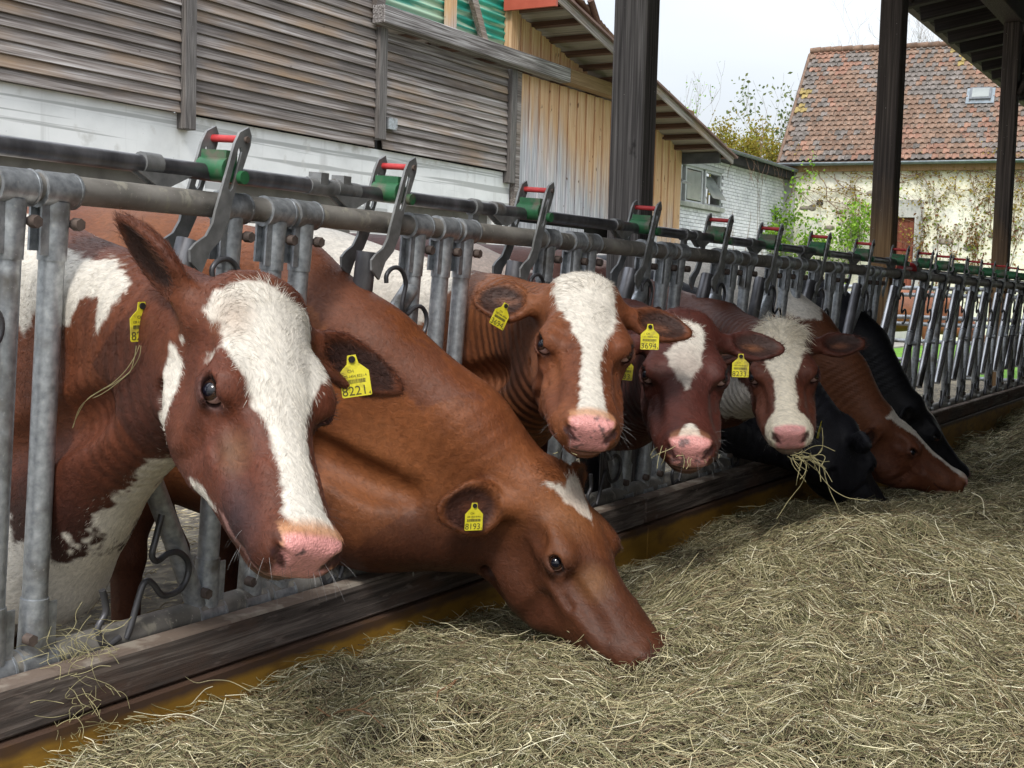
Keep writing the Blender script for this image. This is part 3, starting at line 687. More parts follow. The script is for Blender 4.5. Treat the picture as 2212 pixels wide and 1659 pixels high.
tree('bare_tree', 'wide bare tree behind the tiled roof, left of the middle timber post', 'tree', (-16.6, 62, 0), 14.4, 17, None, depth=6, r=.20, nst=2, up=.16, spr=.48, split=(2, 3), trunk=.30)
tree('bare_tree', 'large bare tree over the tile ridge beside the shed roof', 'tree', (-10.6, 58, 0), 16.0, 23, None, depth=6, r=.26, nst=2, up=.16, spr=.5, split=(2, 3), trunk=.30)
def onwall(u, z, off=0.): # a point in front of the plaster wall
    return FO + Vector((.993, .118, 0)) * u + Vector((.118, -.993, 0)) * off + Vector((0, 0, z))
for i, (u, off, H, st, n, lab) in enumerate([(.55, .9, 5.6, 5, 2600, 'tall fresh green shrub in front of the cream plaster wall corner'), (2.35, .8, 4.6, 4, 1300, 'narrower fresh green shrub left of the middle timber post')]):
    q = onwall(u, 0, off)
    tree('leafy_shrub', lab, 'shrub', q, H, 40 + i, LIME, n, .13, .13, depth=4, r=.035, nst=st, up=.22, spr=.42, trunk=.36)

# climbing plants
def vine(name, label, starts, grow_fn, leaf, nleaf, lsize, seed, spread=.10, r=.016, br=.15, down=None):
    rs = random.Random(seed); e = empty(name, starts[0]); tag(e, label, 'vine'); m = MB(); tips = []; o = Vector(starts[0])
    for s in starts:
        stack = [(Vector(s), 0)]
        while stack:
            p, dpt = stack.pop(); pts = [p - o]; n = rs.randint(5, 10) if down is None else rs.randint(2, down)
            dr = grow_fn(rs, dpt)
            for i in range(n):
                p = p + dr * rs.uniform(.12, .22); dr = (dr + grow_fn(rs, dpt) * .5).normalized()
                pts.append(p - o); tips.append(p - o)
                if rs.random() < br and dpt < 4: stack.append((p, dpt + 1))
            m.tube(pts, [max(r * .72 ** dpt * (1 - .4 * i / n), .004) for i in range(len(pts))], 4, caps=False)
    m.build('stem', VINEB, e)
    if nleaf: obj('leaves', leaves_mesh('leaves', tips, nleaf, spread, lsize, seed, .5, (1, .35, 1)), leaf, e)
    return e
wdir = Vector((.993, .118, 0))
def up_wall(rs, d): return (wdir * rs.uniform(-1, 1) * (.5 + .25 * d) + Vector((0, 0, rs.uniform(.1, 1.2)))).normalized()
for i, u in enumerate((4.75, 5.9, 7.1)):
    vine('climbing_vine', ['climbing vine spreading over the plaster right of the brown door', 'climbing vine with reddish leaves left of the right hand post', 'climbing vine at the right edge of the plaster wall'][i],
         [onwall(u, 1.3, .01), onwall(u + .4, 1.2, .01), onwall(u - .2, 1.6, .01)], up_wall, IVYL, 750, .10, 50 + i, .12)
def along_eave(rs, d): return (wdir * rs.uniform(-.2, 1.2) + Vector((0, 0, rs.uniform(-.5, .42) - .08 * d))).normalized()
vine('eaves_creeper', 'golden creeper hanging under the gutter of the tiled barn', [onwall(u, 5.22, .08) for u in np.arange(.2, 8, .5)], along_eave, leaf_mat('yellow_creeper_leaf', [(0, (.20, .13, .03)), (.5, (.36, .27, .05)), (1, (.42, .36, .08))]), 2600, .09, 61, .10)
def up_wing(rs, d): return (Vector((0, 1, 0)) * rs.uniform(-1, 1) * .45 + Vector((0, 0, rs.uniform(.2, 1.2)))).normalized()
vine('bare_creeper', 'thin bare creeper stems on the white brick wall', [(WX + .03, y, 2.4) for y in (35.9, 36.8, 37.6, 38.5, 39.4)], up_wing, None, 0, 0, 71, r=.008, br=.12)
def down_wing(rs, d): return (Vector((rs.uniform(-.2, .2), rs.uniform(-.8, .8), rs.uniform(-1, .25)))).normalized()
vine('hanging_creeper', 'dry brown creeper hanging from the gutter of the brick wing', [(WX + .30, y, 5.33) for y in np.arange(35.3, 41, .20)], down_wing, None, 0, 0, 77, r=.009, br=.05, down=5)
# ---------------------------------------------------------------- self-locking feed fence
def V3(y, z, x=0.): return (x, y, z)
def ring(mb, y, z, r, w, n=14): mb.tube([(0, y - w / 2, z), (0, y + w / 2, z)], r, n)
ZB, ZT = .43, 1.37
def sleeve_mesh():
    m = MB(); ring(m, 0, 0, .0345, .085, 18); ring(m, -.040, 0, .0358, .005, 18); ring(m, .040, 0, .0358, .005, 18)
    m.tube([(0, 0, -.022), (0, 0, -.135)], [.0300, .0278], 16)
    m.box((.012, -.042, -.125), (.017, -.020, -.03)); m.box((-.018, -.044, -.118), (-.012, -.018, -.03))
    return m.mesh('clamp')
def bolt_mesh():
    m = MB(); m.tube([(.0195, .032, -.062), (.040, .032, -.062)], .0125, 6); return m.mesh('bolt')
CL = sleeve_mesh(); CL.materials.append(GAL); BO = bolt_mesh(); BO.materials.append(RUST)
POSTM = MB().tube([(0, 0, ZB + .02), (0, 0, ZT - .06)], .0248, 16).mesh('post'); POSTM.materials.append(GAL)
def fence(name, label, y0, y1, zoff, stations, lean, zpipe):
    e = empty(name, (0, 0, ZB), (0, lean, 0)); tag(e, label, 'fence')
    inner = e
    def P(nm, me, mt=None, loc=(0, 0, 0), par=None, rot=(0, 0, 0)):
        l = (loc[0], loc[1], loc[2] - (ZB if par is None else 0)); return obj(nm, me, mt, par or inner, l, rot)
    P('top_rail', MB().tube([(0, y, ZT + .003 * math.sin(y)) for y in np.linspace(y0, y1, 24)], .0282, 18).mesh('top_rail'), RAIL)
    P('bottom_rail', MB().tube([(0, y, ZB + (y - y0) * .003) for y in np.linspace(y0, y1, 24)], .031, 18).mesh('bottom_rail'), RAIL)
    P('control_pipe', MB().tube([(-.03, y, zpipe) for y in np.linspace(y0 - .05, y1, 12)], .019, 14).mesh('control_pipe'), WORN)
    return e, P
# the lever: two cranked slotted plates, a red grip, a green catch on the pipe
def lever_plate(x0, th, pts_slot=True):
    O = [(.058, .178), (.030, .164), (.016, .138), (-.030, -.012), (-.036, -.040), (-.054, -.068), (-.084, -.085), (-.100, -.100), (-.096, -.126), (-.062, -.150), (-.040, -.102), (-.008, -.074), (.014, -.030), (.020, .012), (.066, .138), (.068, .160)]
    lo = [(.028, .128), (.003, .040), (.010, .032), (.018, .040), (.040, .122), (.036, .132)]
    n = len(O)
    bm = bmesh.new()
    vo = [bm.verts.new((x0, a, b)) for a, b in O]; vi = [bm.verts.new((x0, a, b)) for a, b in lo]
    ed = [bm.edges.new((vo[i], vo[(i + 1) % n])) for i in range(n)] + [bm.edges.new((vi[i], vi[(i + 1) % 6])) for i in range(6)]
    bmesh.ops.triangle_fill(bm, use_beauty=True, edges=ed)
    # drop faces that fill the slot
    def inside(p):
        c = False; j = 5
        for i in range(6):
            (a1, b1), (a2, b2) = lo[i], lo[j]
            if (b1 > p.z) != (b2 > p.z) and p.y < (a2 - a1) * (p.z - b1) / (b2 - b1) + a1: c = not c
            j = i
        return c
    bmesh.ops.delete(bm, geom=[f for f in bm.faces if inside(f.calc_center_median())], context='FACES_ONLY')
    r = bmesh.ops.extrude_face_region(bm, geom=bm.faces[:]); bmesh.ops.translate(bm, vec=(th, 0, 0), verts=[v for v in r['geom'] if isinstance(v, bmesh.types.BMVert)])
    bmesh.ops.recalc_face_normals(bm, faces=bm.faces[:])
    me = bpy.data.meshes.new('lever_plate'); bm.to_mesh(me); bm.free(); return me
LPF = lever_plate(.030, .007); LPB = lever_plate(-.068, .007); LPF.materials.append(PLATE); LPB.materials.append(PLATE)
GRIP = MB().tube([(-.062, .050, .150), (.031, .050, .150)], .0085, 12).mesh('grip'); GRIP.materials.append(REDP)
PIV = MB(); PIV.tube([(.036, .050, .150), (.043, .050, .150)], .0075, 6); PIV = PIV.mesh('pivot_bolt'); PIV.materials.append(RUST)
g = MB(); g.tube([(-.054, .016, .080), (.027, .016, .080)], [.027, .027], 14); g.box((-.050, .004, .098), (.024, .040, .122)); g.tube([(.038, .040, .066), (.050, .040, .066)], .015, 12)
CATCH = g.mesh('catch', ); CATCH.materials.append(GREENP)
g = MB(); ring(g, -.16, 0, .0235, .05); g.prism([(.0, -.215, -.018), (.0, -.16, -.045), (.0, -.13, -.048), (.0, -.06, -.016)], (.006, 0, 0)); g.prism([(.024, -.215, -.018), (.024, -.16, -.045), (.024, -.13, -.048), (.024, -.06, -.016)], (.005, 0, 0))
BRK_ = g.mesh('pipe_bracket'); BRK_.materials.append(PLATE)
def bezier_pts(pts, n=4):
    """Catmull-Rom through pts"""
    P_ = [Vector(p) for p in pts]; out = []
    for i in range(len(P_) - 1):
        a, b, c, d = P_[max(i - 1, 0)], P_[i], P_[i + 1], P_[min(i + 2, len(P_) - 1)]
        for k in range(n):
            t = k / n; out.append(.5 * ((2 * b) + (c - a) * t + (2 * a - 5 * b + 4 * c - d) * t * t + (3 * b - 3 * c + d - a) * t ** 3))
    return out + [P_[-1]]
# spring wires: (dy from lever foot, z)
W1 = [(.055, 1.215), (.053, 1.235), (.072, 1.252), (.100, 1.256), (.127, 1.243), (.143, 1.216), (.140, 1.19), (.134, 1.16), (.141, 1.138), (.161, 1.132), (.191, 1.149), (.224, 1.153), (.250, 1.134), (.257, 1.107), (.247, 1.080), (.216, 1.063), (.196, 1.069)]
W2 = [(-.185, .697), (-.199, .644), (-.207, .61), (-.191, .595), (-.163, .605), (-.134, .606), (-.106, .59), (-.092, .565), (-.098, .535), (-.119, .516), (-.152, .511), (-.174, .518), (-.198, .545), (-.217, .556), (-.230, .545), (-.242, .509), (-.256, .463), (-.268, .438)]
W3 = [(-.345, .56), (-.335, .53), (-.333, .506), (-.351, .483), (-.346, .461), (-.328, .435), (-.304, .442), (-.290, .447)]
WM1 = MB().tube(bezier_pts([(.032, a, b) for a, b in W1], 3), .0062, 8).mesh('spring_wire')
WM2 = MB().tube(bezier_pts([(.030, a, b) for a, b in W2], 3), .0072, 8).mesh('spring_wire')
WM3 = MB().tube(bezier_pts([(.034, a, b) for a, b in W3], 3), .0072, 8).mesh('spring_wire')
for w in (WM1, WM2, WM3): w.materials.append(WIRE)

def station(P, p1, p2, p3, bar, lev_z, dz=0., wires=True, full=True):
    """p1 carries the angled neck yoke; bar is the foot of the lever"""
    for k, y in enumerate((p1, p2, p3)):
        if y is None: continue
        c = P('post', POSTM, None, (0, y, dz))
        P('clamp', CL, None, (0, y, ZT + dz)); P('bolt', BO, None, (0, y, ZT + dz))
        P('clamp', CL, None, (0, y, ZB + dz), None, (PI, 0, 0)); P('bolt', BO, None, (0, y, ZB + dz), None, (PI, 0, 0))
    yk = MB(); yk.tube([(0, p1 - .003, 1.20), (0, p1 - .105, 1.10), (0, p1 - .215, .99)], .025, 14)
    yk.tube([(0, p1 - .215, .99), (0, p1 - .245, .93), (0, p1 - .225, .83), (0, p1 - .10, .60), (0, p1 - .03, ZB + .03)], .0245, 14)
    yk.tube([(.015, p1 - .23, .93), (.050, p1 - .23, .93)], .016, 8)
    P('neck_yoke', yk.mesh('neck_yoke'), GAL, (0, 0, dz))
    # the swinging lock bar and its lever
    top = Vector((0, bar, 1.262)); piv = Vector((0, p1 - .235, .925)); d = (top - piv).normalized()
    lb = MB().tube([top + d * .03, piv, piv - d * (.0 if not full else .34)], [.027, .027, .025], 16)
    P('lock_bar', lb.mesh('lock_bar'), WORN if p1 < 8 else SHINY, (.0, 0, dz))
    lv = empty('lever', (0, bar + .078, 1.372 + dz - ZB), (lev_z, 0, 0), P_inner(P))
    obj('lever_plate', LPF, None, lv); obj('lever_plate', LPB, None, lv); obj('grip', GRIP, None, lv); obj('pivot_bolt', PIV, None, lv); obj('catch', CATCH, None, lv)
    P('pipe_bracket', BRK_, None, (-.03, bar + .07, 1.445 + dz))
    if wires:
        P('spring_wire', WM1, None, (0, bar, dz)); 
        P('spring_wire', WM2, None, (0, p1, dz)); P('spring_wire', WM3, None, (0, p1, dz))
def P_inner(P): return P.__closure__[[c.cell_contents.__class__.__name__ for c in P.__closure__].index('Object')].cell_contents

LEAN = math.atan(.07)
f1, P = fence('feed_fence', 'near galvanised feed fence with tall red and green lock levers', .2, 8.42, 0, None, LEAN, 1.443)
ST = [(1.46, 1.619, 1.72, None), (2.207, 2.357, 2.457, 2.074), (2.939, 3.077, 3.186, 2.722), (3.68, 3.866, 3.978, 3.487), (4.437, 4.621, 4.756, 4.322), (5.187, 5.339, 5.526, 5.069),
      (5.863, 6.066, 6.254, 5.716), (6.514, 6.806, 6.966, 6.474), (7.44, 7.60, 7.74, 7.323), (8.22, None, None, 8.146)]
P1s = [1.46, 2.207, 2.939, 3.68, 4.49, 5.215, 5.90, 6.62, 7.47, 8.30]
for (p1, p2, p3, bar), q in zip(ST, P1s):
    tall = bar is not None and bar < 7
    station(P, p1, p2, p3, bar if bar else 1.33, 0. if tall else R(3), 0., True, bar is not None and bar > 6.4)
P('pipe_coupling', (lambda m: (m.tube([(-.03, 2.50, 1.443), (-.03, 2.70, 1.443)], .0215, 12), m.box((-.05, 2.53, 1.45), (-.01, 2.56, 1.478)), m.box((-.05, 2.62, 1.45), (-.01, 2.65, 1.478)), m)[-1])(MB()).mesh('pipe_coupling'), PLATE)
for y in (3.27, 4.86, 6.35): 
    m = MB(); ring(m, 0, 0, .0255, .03); m.box((-.006, -.016, -.085), (.010, .016, -.02)); P('pipe_support', m.mesh('pipe_support'), PLATE, (-.03, y, 1.443))
f2, P = fence('feed_fence', 'far feed fence with closely spaced shiny tilted lock bars, beyond the cattle', 8.55, 24.0, 0, None, LEAN * .9, 1.405)
dz2 = -.0
for k in range(27):
    lv = 8.97 + .56 * k
    bar = lv - .10; p1 = lv + .01
    station(P, p1 - .02, None, None, bar, R(7), -.0, k < 14, True)
    if k == 0: pass
h = MB(); h.tube([(-.03, 8.42, 1.41), (-.03, 8.60, 1.41)], .03, 12); h.tube([(-.03, 8.60, 1.41), (-.03, 8.66, 1.41)], [.03, .045], 12)
P('red_coupler', h.mesh('red_coupler'), REDP)
# ---------------------------------------------------------------- hay
def hay_z(x, y):
    x = np.asarray(x, float); y = np.asarray(y, float)
    edge = np.interp(y, [-2, 1.6, 2.4, 3.3, 4.4, 5.2, 5.8, 6.6, 9, 12, 24], [.22, .22, .22, .13, .12, .21, .20, .10, .08, .10, .12])
    ridge = np.interp(y, [-2, 1.5, 2.3, 3.3, 4.2, 5.2, 6.0, 7.0, 8.2, 9.5, 12, 24], [.31, .32, .36, .37, .41, .36, .30, .20, .14, .38, .60, .55])
    xc = np.interp(y, [0, 6, 9, 14], [1.1, 1.1, 1.1, .9]); wd = np.interp(y, [0, 5, 9, 14], [.8, .8, .55, .6])
    out = np.interp(x, [.1, .2, 2.6, 3.6, 4.5], [0, 0, 0, .22, .34])
    z = edge + (ridge - edge) * np.exp(-((x - xc) / wd) ** 2) - out
    P_ = np.stack([x.ravel(), y.ravel(), 0 * x.ravel()], 1)
    n = vnoise(P_, 1.7, 21, 2) * .07 + vnoise(P_, 5.0, 22, 2) * .045 + vnoise(P_, 13, 23, 2) * .018
    dip = .11 * np.exp(-(((x - .97) / .22) ** 2 + ((y - 2.62) / .28) ** 2))
    lump = .05 * np.exp(-(((x - .95) / .35) ** 2 + ((y - 3.75) / .45) ** 2))
    return np.maximum(z + n.reshape(x.shape) + lump - dip, .066)
def hay_base():
    t = NT('hay_underlayer'); co = t.n('ShaderNodeNewGeometry').outputs['Position']
    a = t.noise(co, 55, (1, .35, 1), 6, .7, 1.5); b = t.noise(co, 60, (.35, 1, 1), 6, .7, 1.5)
    c = t.ramp(a, [(.35, (.020, .018, .010)), (.5, (.075, .068, .038)), (.62, (.17, .155, .085))]); c = t.mix(c, (.22, .20, .11), t.mr(b, .56, .66))
    t.bump(a, 1.0, .02); return t.done(c, .9, 0, .2)
def hz2(X, Y): return hay_z(X, Y) - .018
tag(grid_sheet('hay_bed', .115, 4.6, -1.0, 24, 120, 420, hz2, hay_base()), kind='stuff')
def hay_strands(n, y0, y1, x0, x1, rmin, rmax, lmin, lmax, lift, seed, k=5, bias=1.0):
    r = np.random.default_rng(seed)
    x = r.uniform(x0, x1, n); y = y0 + (y1 - y0) * r.uniform(0, 1, n) ** bias
    keep = r.uniform(0, 1, n) < np.clip((hay_z(x, y) - .075) * 14 + .15, 0, 1); x = x[keep]; y = y[keep]; n = len(x)
    th = r.uniform(0, 2 * PI, n) ; L = r.uniform(lmin, lmax, n); tilt = r.normal(0, .30, n)
    # locks of hay lie roughly together
    fl = vnoise(np.stack([x, y, 0 * x], 1), 2.2, 31, 2) * 3.2
    th = np.where(r.uniform(0, 1, n) < .38, fl + r.normal(0, .5, n), th)
    d = np.stack([np.cos(th) * np.cos(tilt), np.sin(th) * np.cos(tilt), np.sin(tilt)], 1)
    bend = r.normal(0, 1, (n, 3)) * [1, 1, .35] * np.where(r.uniform(0, 1, (n, 1)) < .12, 1.5, .34); bend2 = r.normal(0, 1, (n, 3)) * [1, 1, .4]
    s = np.linspace(-.5, .5, k)[None, :, None]
    P_ = d[:, None, :] * s * L[:, None, None] + bend[:, None, :] * (s ** 2) * (L * .55)[:, None, None] + bend2[:, None, :] * (np.sin(s * 6)) * (L * .06)[:, None, None]
    P_[..., 0] += x[:, None]; P_[..., 1] += y[:, None]
    zz = hay_z(P_[..., 0], P_[..., 1]); off = np.abs(r.normal(0, lift, n)) - .008
    P_[..., 2] = zz + off[:, None] + P_[..., 2] * .8 + 0
    P_[..., 2] = np.maximum(P_[..., 2], zz - .02)
    P_[..., 0] = np.maximum(P_[..., 0], .116)
    rad = np.repeat(r.uniform(rmin, rmax, n)[:, None], k, 1); rad[:, -1] *= .4
    pal = np.array([[.34, .30, .17], [.24, .22, .115], [.47, .42, .25], [.16, .16, .075], [.64, .59, .39], [.26, .19, .11], [.080, .06, .037], [.78, .74, .54]])
    w = np.array([.19, .17, .13, .14, .08, .11, .13, .05]); ci = r.choice(8, n, p=w / w.sum())
    col = pal[ci] * r.uniform(.6, 1.35, (n, 1)) * 1.06
    return P_, rad, col
def strand_mat(name, rough=.6, tr=.15):
    t = NT(name); a = t.n('ShaderNodeAttribute'); a.attribute_name = 'col'
    t.done(a.outputs['Color'], rough, 0, .35); return t.m
HAYM = strand_mat('hay_straw')
parts_ = [hay_strands(160000, .4, 3.6, .12, 2.9, .0004, .0009, .02, .11, .018, 1),
          hay_strands(120000, 2.8, 6.0, .12, 3.2, .0005, .0010, .03, .12, .018, 2),
          hay_strands(45000, 5.0, 9.5, .12, 3.4, .0008, .0016, .06, .18, .016, 3),
          hay_strands(30000, 8.5, 18, .12, 3.4, .0014, .0026, .08, .22, .03, 4),
          hay_strands(1200, .8, 6.5, .2, 2.6, .0007, .0012, .10, .20, .03, 5),
          hay_strands(500, 1.0, 6, .2, 2.4, .0011, .0017, .05, .16, .02, 6)]
hP = np.concatenate([p[0] for p in parts_]); hR = np.concatenate([p[1] for p in parts_]); hC = np.concatenate([p[2] for p in parts_])
tag(curves_obj('hay', hP, hR, hC, HAYM), kind='stuff')
cP, cR, cC = chips(9000); tag(curves_obj('straw_litter', cP, cR, cC, HAYM), kind='stuff')
def wisp(name, label, pts_list, cat='hay wisp', rad=.0005):
    N = len(pts_list); k = 8; A = np.zeros((N, k, 3))
    for i, pl in enumerate(pts_list):
        q = bezier_pts(pl, 8); idx = np.linspace(0, len(q) - 1, k).astype(int); A[i] = [tuple(q[j]) for j in idx]
    r = np.random.default_rng(N + 3); col = np.array([[.42, .38, .20]]) * r.uniform(.6, 1.3, (N, 1))
    o = curves_obj(name, A, np.full((N, k), rad), col, HAYM); tag(o, label, cat); return o
rs = random.Random(4)
def tangle(cx, cy, cz, n, sx, sy, sz, L):
    out = []
    for _ in range(n):
        p = Vector((cx + rs.gauss(0, sx), cy + rs.gauss(0, sy), cz + rs.gauss(0, sz))); d = Vector((rs.gauss(0, 1), rs.gauss(0, 1), rs.gauss(0, .6))).normalized(); pl = [p]
        for _ in range(3): d = (d + Vector((rs.gauss(0, .5), rs.gauss(0, .5), rs.gauss(0, .4) - .15))).normalized(); p = p + d * L * rs.uniform(.25, .45); pl.append(p)
        out.append(pl)
    return out
wisp('hay_tuft', 'tuft of hay caught on the bottom rail beside the nearest post', tangle(.06, 1.78, .45, 60, .02, .045, .03, .07) + tangle(.125, 1.74, .34, 60, .012, .035, .06, .08))
# ---------------------------------------------------------------- cattle
def npv(*a): return np.array(a, dtype=np.float32)

def smin(a, b, k):
    h = np.maximum(k - np.abs(a - b), 0.0) / k
    return np.minimum(a, b) - h * h * k * 0.25

class Field:
    """a smooth union of round cones and ellipsoids, evaluated only near its own surface"""
    def __init__(self): self.p = []
    def cone(self, a, b, ra, rb, k=0.03, op='u', group=None):
        a = npv(*a); b = npv(*b)
        self.p.append(('c', op, k, a, b, ra, rb, (a + b) / 2, float(np.linalg.norm(b - a)) / 2 + max(ra, rb)))
    def ell(self, c, r, k=0.03, M=None, op='u'):
        M = np.eye(3, dtype=np.float32) if M is None else np.array(M, dtype=np.float32)
        self.p.append(('e', op, k, npv(*c), M, npv(*r), None, npv(*c), float(max(r))))
    def eval(self, P, cen, brad):
        """P: [B, n, 3] points in blocks with centres cen and radius brad"""
        d = np.full(P.shape[:2], 0.5, dtype=np.float32)
        for t, op, k, a, b, ra, rb, c, R in self.p:
            near = np.linalg.norm(cen - c, axis=1) < R + brad + k + 0.02
            if not near.any(): continue
            idx = np.nonzero(near)[0]
            q = P[idx]
            if t == 'c':
                ba = b - a; l2 = float(ba @ ba) + 1e-12
                pa = q - a
                h = np.clip((pa @ ba) / l2, 0, 1)
                dd = np.linalg.norm(pa - h[..., None] * ba, axis=2) - (ra + (rb - ra) * h)
            else:
                l = (q - a) @ b
                k0 = np.sqrt(((l / ra) ** 2).sum(2)) + 1e-6
                k1 = np.sqrt(((l / (ra * ra)) ** 2).sum(2)) + 1e-6
                dd = k0 * (k0 - 1) / k1
            cur = d[idx]
            if op == 'u': d[idx] = smin(cur, dd, k)
            elif op == 's': d[idx] = -smin(-cur, dd, k)           # carve
            elif op == 'g':                                        # shallow carve, a groove
                d[idx] = -smin(-cur, np.maximum(dd, -(cur + 0.013)), k)
        return d

def axis_steps(lo, hi, flo, fhi, h, hc):
    """grid lines from lo to hi: spacing h inside [flo, fhi], growing to hc outside"""
    xs = list(np.arange(flo, fhi + h, h))
    s = h
    while xs[-1] < hi: s = min(hc, s * 1.12); xs.append(xs[-1] + s)
    s = h
    while xs[0] > lo: s = min(hc, s * 1.12); xs.insert(0, xs[0] - s)
    return np.array(xs, dtype=np.float32)

def polygonise(F, ax, blk=8):
    xs, ys, zs = ax
    def pad(v):
        n = (-(len(v) - 1)) % blk
        return np.concatenate([v, v[-1] + (np.arange(n) + 1) * (v[-1] - v[-2])]).astype(np.float32)
    xs, ys, zs = pad(xs), pad(ys), pad(zs)
    nx, ny, nz = len(xs), len(ys), len(zs)
    D = np.full((nx, ny, nz), 0.5, dtype=np.float32)
    bi = np.array([(i, j, k) for i in range(0, nx - 1, blk) for j in range(0, ny - 1, blk) for k in range(0, nz - 1, blk)])
    lo = np.stack([xs[bi[:, 0]], ys[bi[:, 1]], zs[bi[:, 2]]], 1)
    hi = np.stack([xs[bi[:, 0] + blk], ys[bi[:, 1] + blk], zs[bi[:, 2] + blk]], 1)
    cen = (lo + hi) / 2; rad = np.linalg.norm(hi - lo, axis=1) / 2
    dc = np.concatenate([F.eval(cen[s:s + 4000][:, None, :], cen[s:s + 4000], float(rad.max()) + .1)[:, 0] for s in range(0, len(cen), 4000)])
    inside = dc < -rad * 1.6 - .02
    for i, j, k in bi[inside]: D[i:i + blk + 1, j:j + blk + 1, k:k + blk + 1] = -0.1
    act = np.nonzero(np.abs(dc) <= rad * 1.6 + .02)[0]
    r = np.arange(blk + 1)
    for s in range(0, len(act), 400):
        a = act[s:s + 400]; b = bi[a]
        X = xs[b[:, 0][:, None] + r]; Y = ys[b[:, 1][:, None] + r]; Z = zs[b[:, 2][:, None] + r]
        n = blk + 1
        P = np.empty((len(a), n, n, n, 3), dtype=np.float32)
        P[..., 0] = X[:, :, None, None]; P[..., 1] = Y[:, None, :, None]; P[..., 2] = Z[:, None, None, :]
        v = F.eval(P.reshape(len(a), -1, 3), cen[a], float(rad[a].max())).reshape(len(a), n, n, n)
        for q in range(len(a)):
            i, j, k = b[q]; D[i:i + n, j:j + n, k:k + n] = v[q]
    # surface nets
    S = D < 0
    c = [S[i:nx - 1 + i, j:ny - 1 + j, k:nz - 1 + k] for i in (0, 1) for j in (0, 1) for k in (0, 1)]
    anyc = c[0] | c[1] | c[2] | c[3] | c[4] | c[5] | c[6] | c[7]
    allc = c[0] & c[1] & c[2] & c[3] & c[4] & c[5] & c[6] & c[7]
    cell = anyc & ~allc
    I, J, K = np.nonzero(cell)
    idm = np.full(cell.shape, -1, dtype=np.int32); idm[I, J, K] = np.arange(len(I))
    acc = np.zeros((len(I), 3)); cnt = np.zeros(len(I))
    offs = [(i, j, k) for i in (0, 1) for j in (0, 1) for k in (0, 1)]
    for a_ in range(8):
        for ax_ in range(3):
            o = offs[a_]
            if o[ax_]: continue
            o2 = list(o); o2[ax_] = 1
            v0 = D[I + o[0], J + o[1], K + o[2]]; v1 = D[I + o2[0], J + o2[1], K + o2[2]]
            m = (v0 < 0) != (v1 < 0)
            t = np.where(m, v0 / np.where(v0 - v1 == 0, 1, v0 - v1), 0)
            p = np.array(o, float)[None, :].repeat(len(I), 0); p[:, ax_] = t
            acc[m] += p[m]; cnt[m] += 1
    f = acc / cnt[:, None]
    V = np.stack([xs[I] + f[:, 0] * (xs[I + 1] - xs[I]), ys[J] + f[:, 1] * (ys[J + 1] - ys[J]), zs[K] + f[:, 2] * (zs[K + 1] - zs[K])], 1)
    quads = []
    for ax_ in range(3):
        u, w = (ax_ + 1) % 3, (ax_ + 2) % 3
        sl0 = [slice(None)] * 3; sl1 = [slice(None)] * 3
        sl0[ax_] = slice(0, -1); sl1[ax_] = slice(1, None)
        A = S[tuple(sl0)]; B = S[tuple(sl1)]
        E = np.stack(np.nonzero(A != B), 1)
        E = E[(E[:, u] > 0) & (E[:, w] > 0) & (E[:, u] < D.shape[u] - 1) & (E[:, w] < D.shape[w] - 1)]
        def idx(du, dw):
            q = E.copy(); q[:, u] -= du; q[:, w] -= dw
            return idm[q[:, 0], q[:, 1], q[:, 2]]
        Q = np.stack([idx(1, 1), idx(0, 1), idx(0, 0), idx(1, 0)], 1)
        fl = B[E[:, 0], E[:, 1], E[:, 2]]
        Q[fl] = Q[fl][:, ::-1]
        quads.append(Q)
    Q = np.concatenate(quads); Q = Q[(Q >= 0).all(1)]
    # gentle smoothing
    n = len(V); s = np.zeros((n, 3)); w_ = np.zeros(n)
    for i in range(4):
        a, b = Q[:, i], Q[:, (i + 1) % 4]
        for c_ in range(3): s[:, c_] += np.bincount(a, V[b, c_], n)
        w_ += np.bincount(a, minlength=n)
    V = V * .5 + .5 * s / np.maximum(w_, 1)[:, None]
    return V, Q

def unit(v):
    v = np.asarray(v, float); return v / np.linalg.norm(v)

def head_frame(pose):
    x, y, z, hd, p, r = pose
    f = np.array([math.cos(hd), math.sin(hd), 0]); u = np.array([0, 0, 1.])
    Y = math.sin(p) * f - math.cos(p) * u; Z = math.cos(p) * f + math.sin(p) * u; X = np.cross(Y, Z)
    X2 = X * math.cos(r) + Y * math.sin(r); Y2 = -X * math.sin(r) + Y * math.cos(r)
    return np.array([x, y, z]), np.stack([X2, Y2, Z], 1)     # columns: cow's right, poll to muzzle, dorsal

EYE_C = np.array([.101, .196, -.054]); EYE_R = .0215
EYE_N = unit((.80, .22, .62))

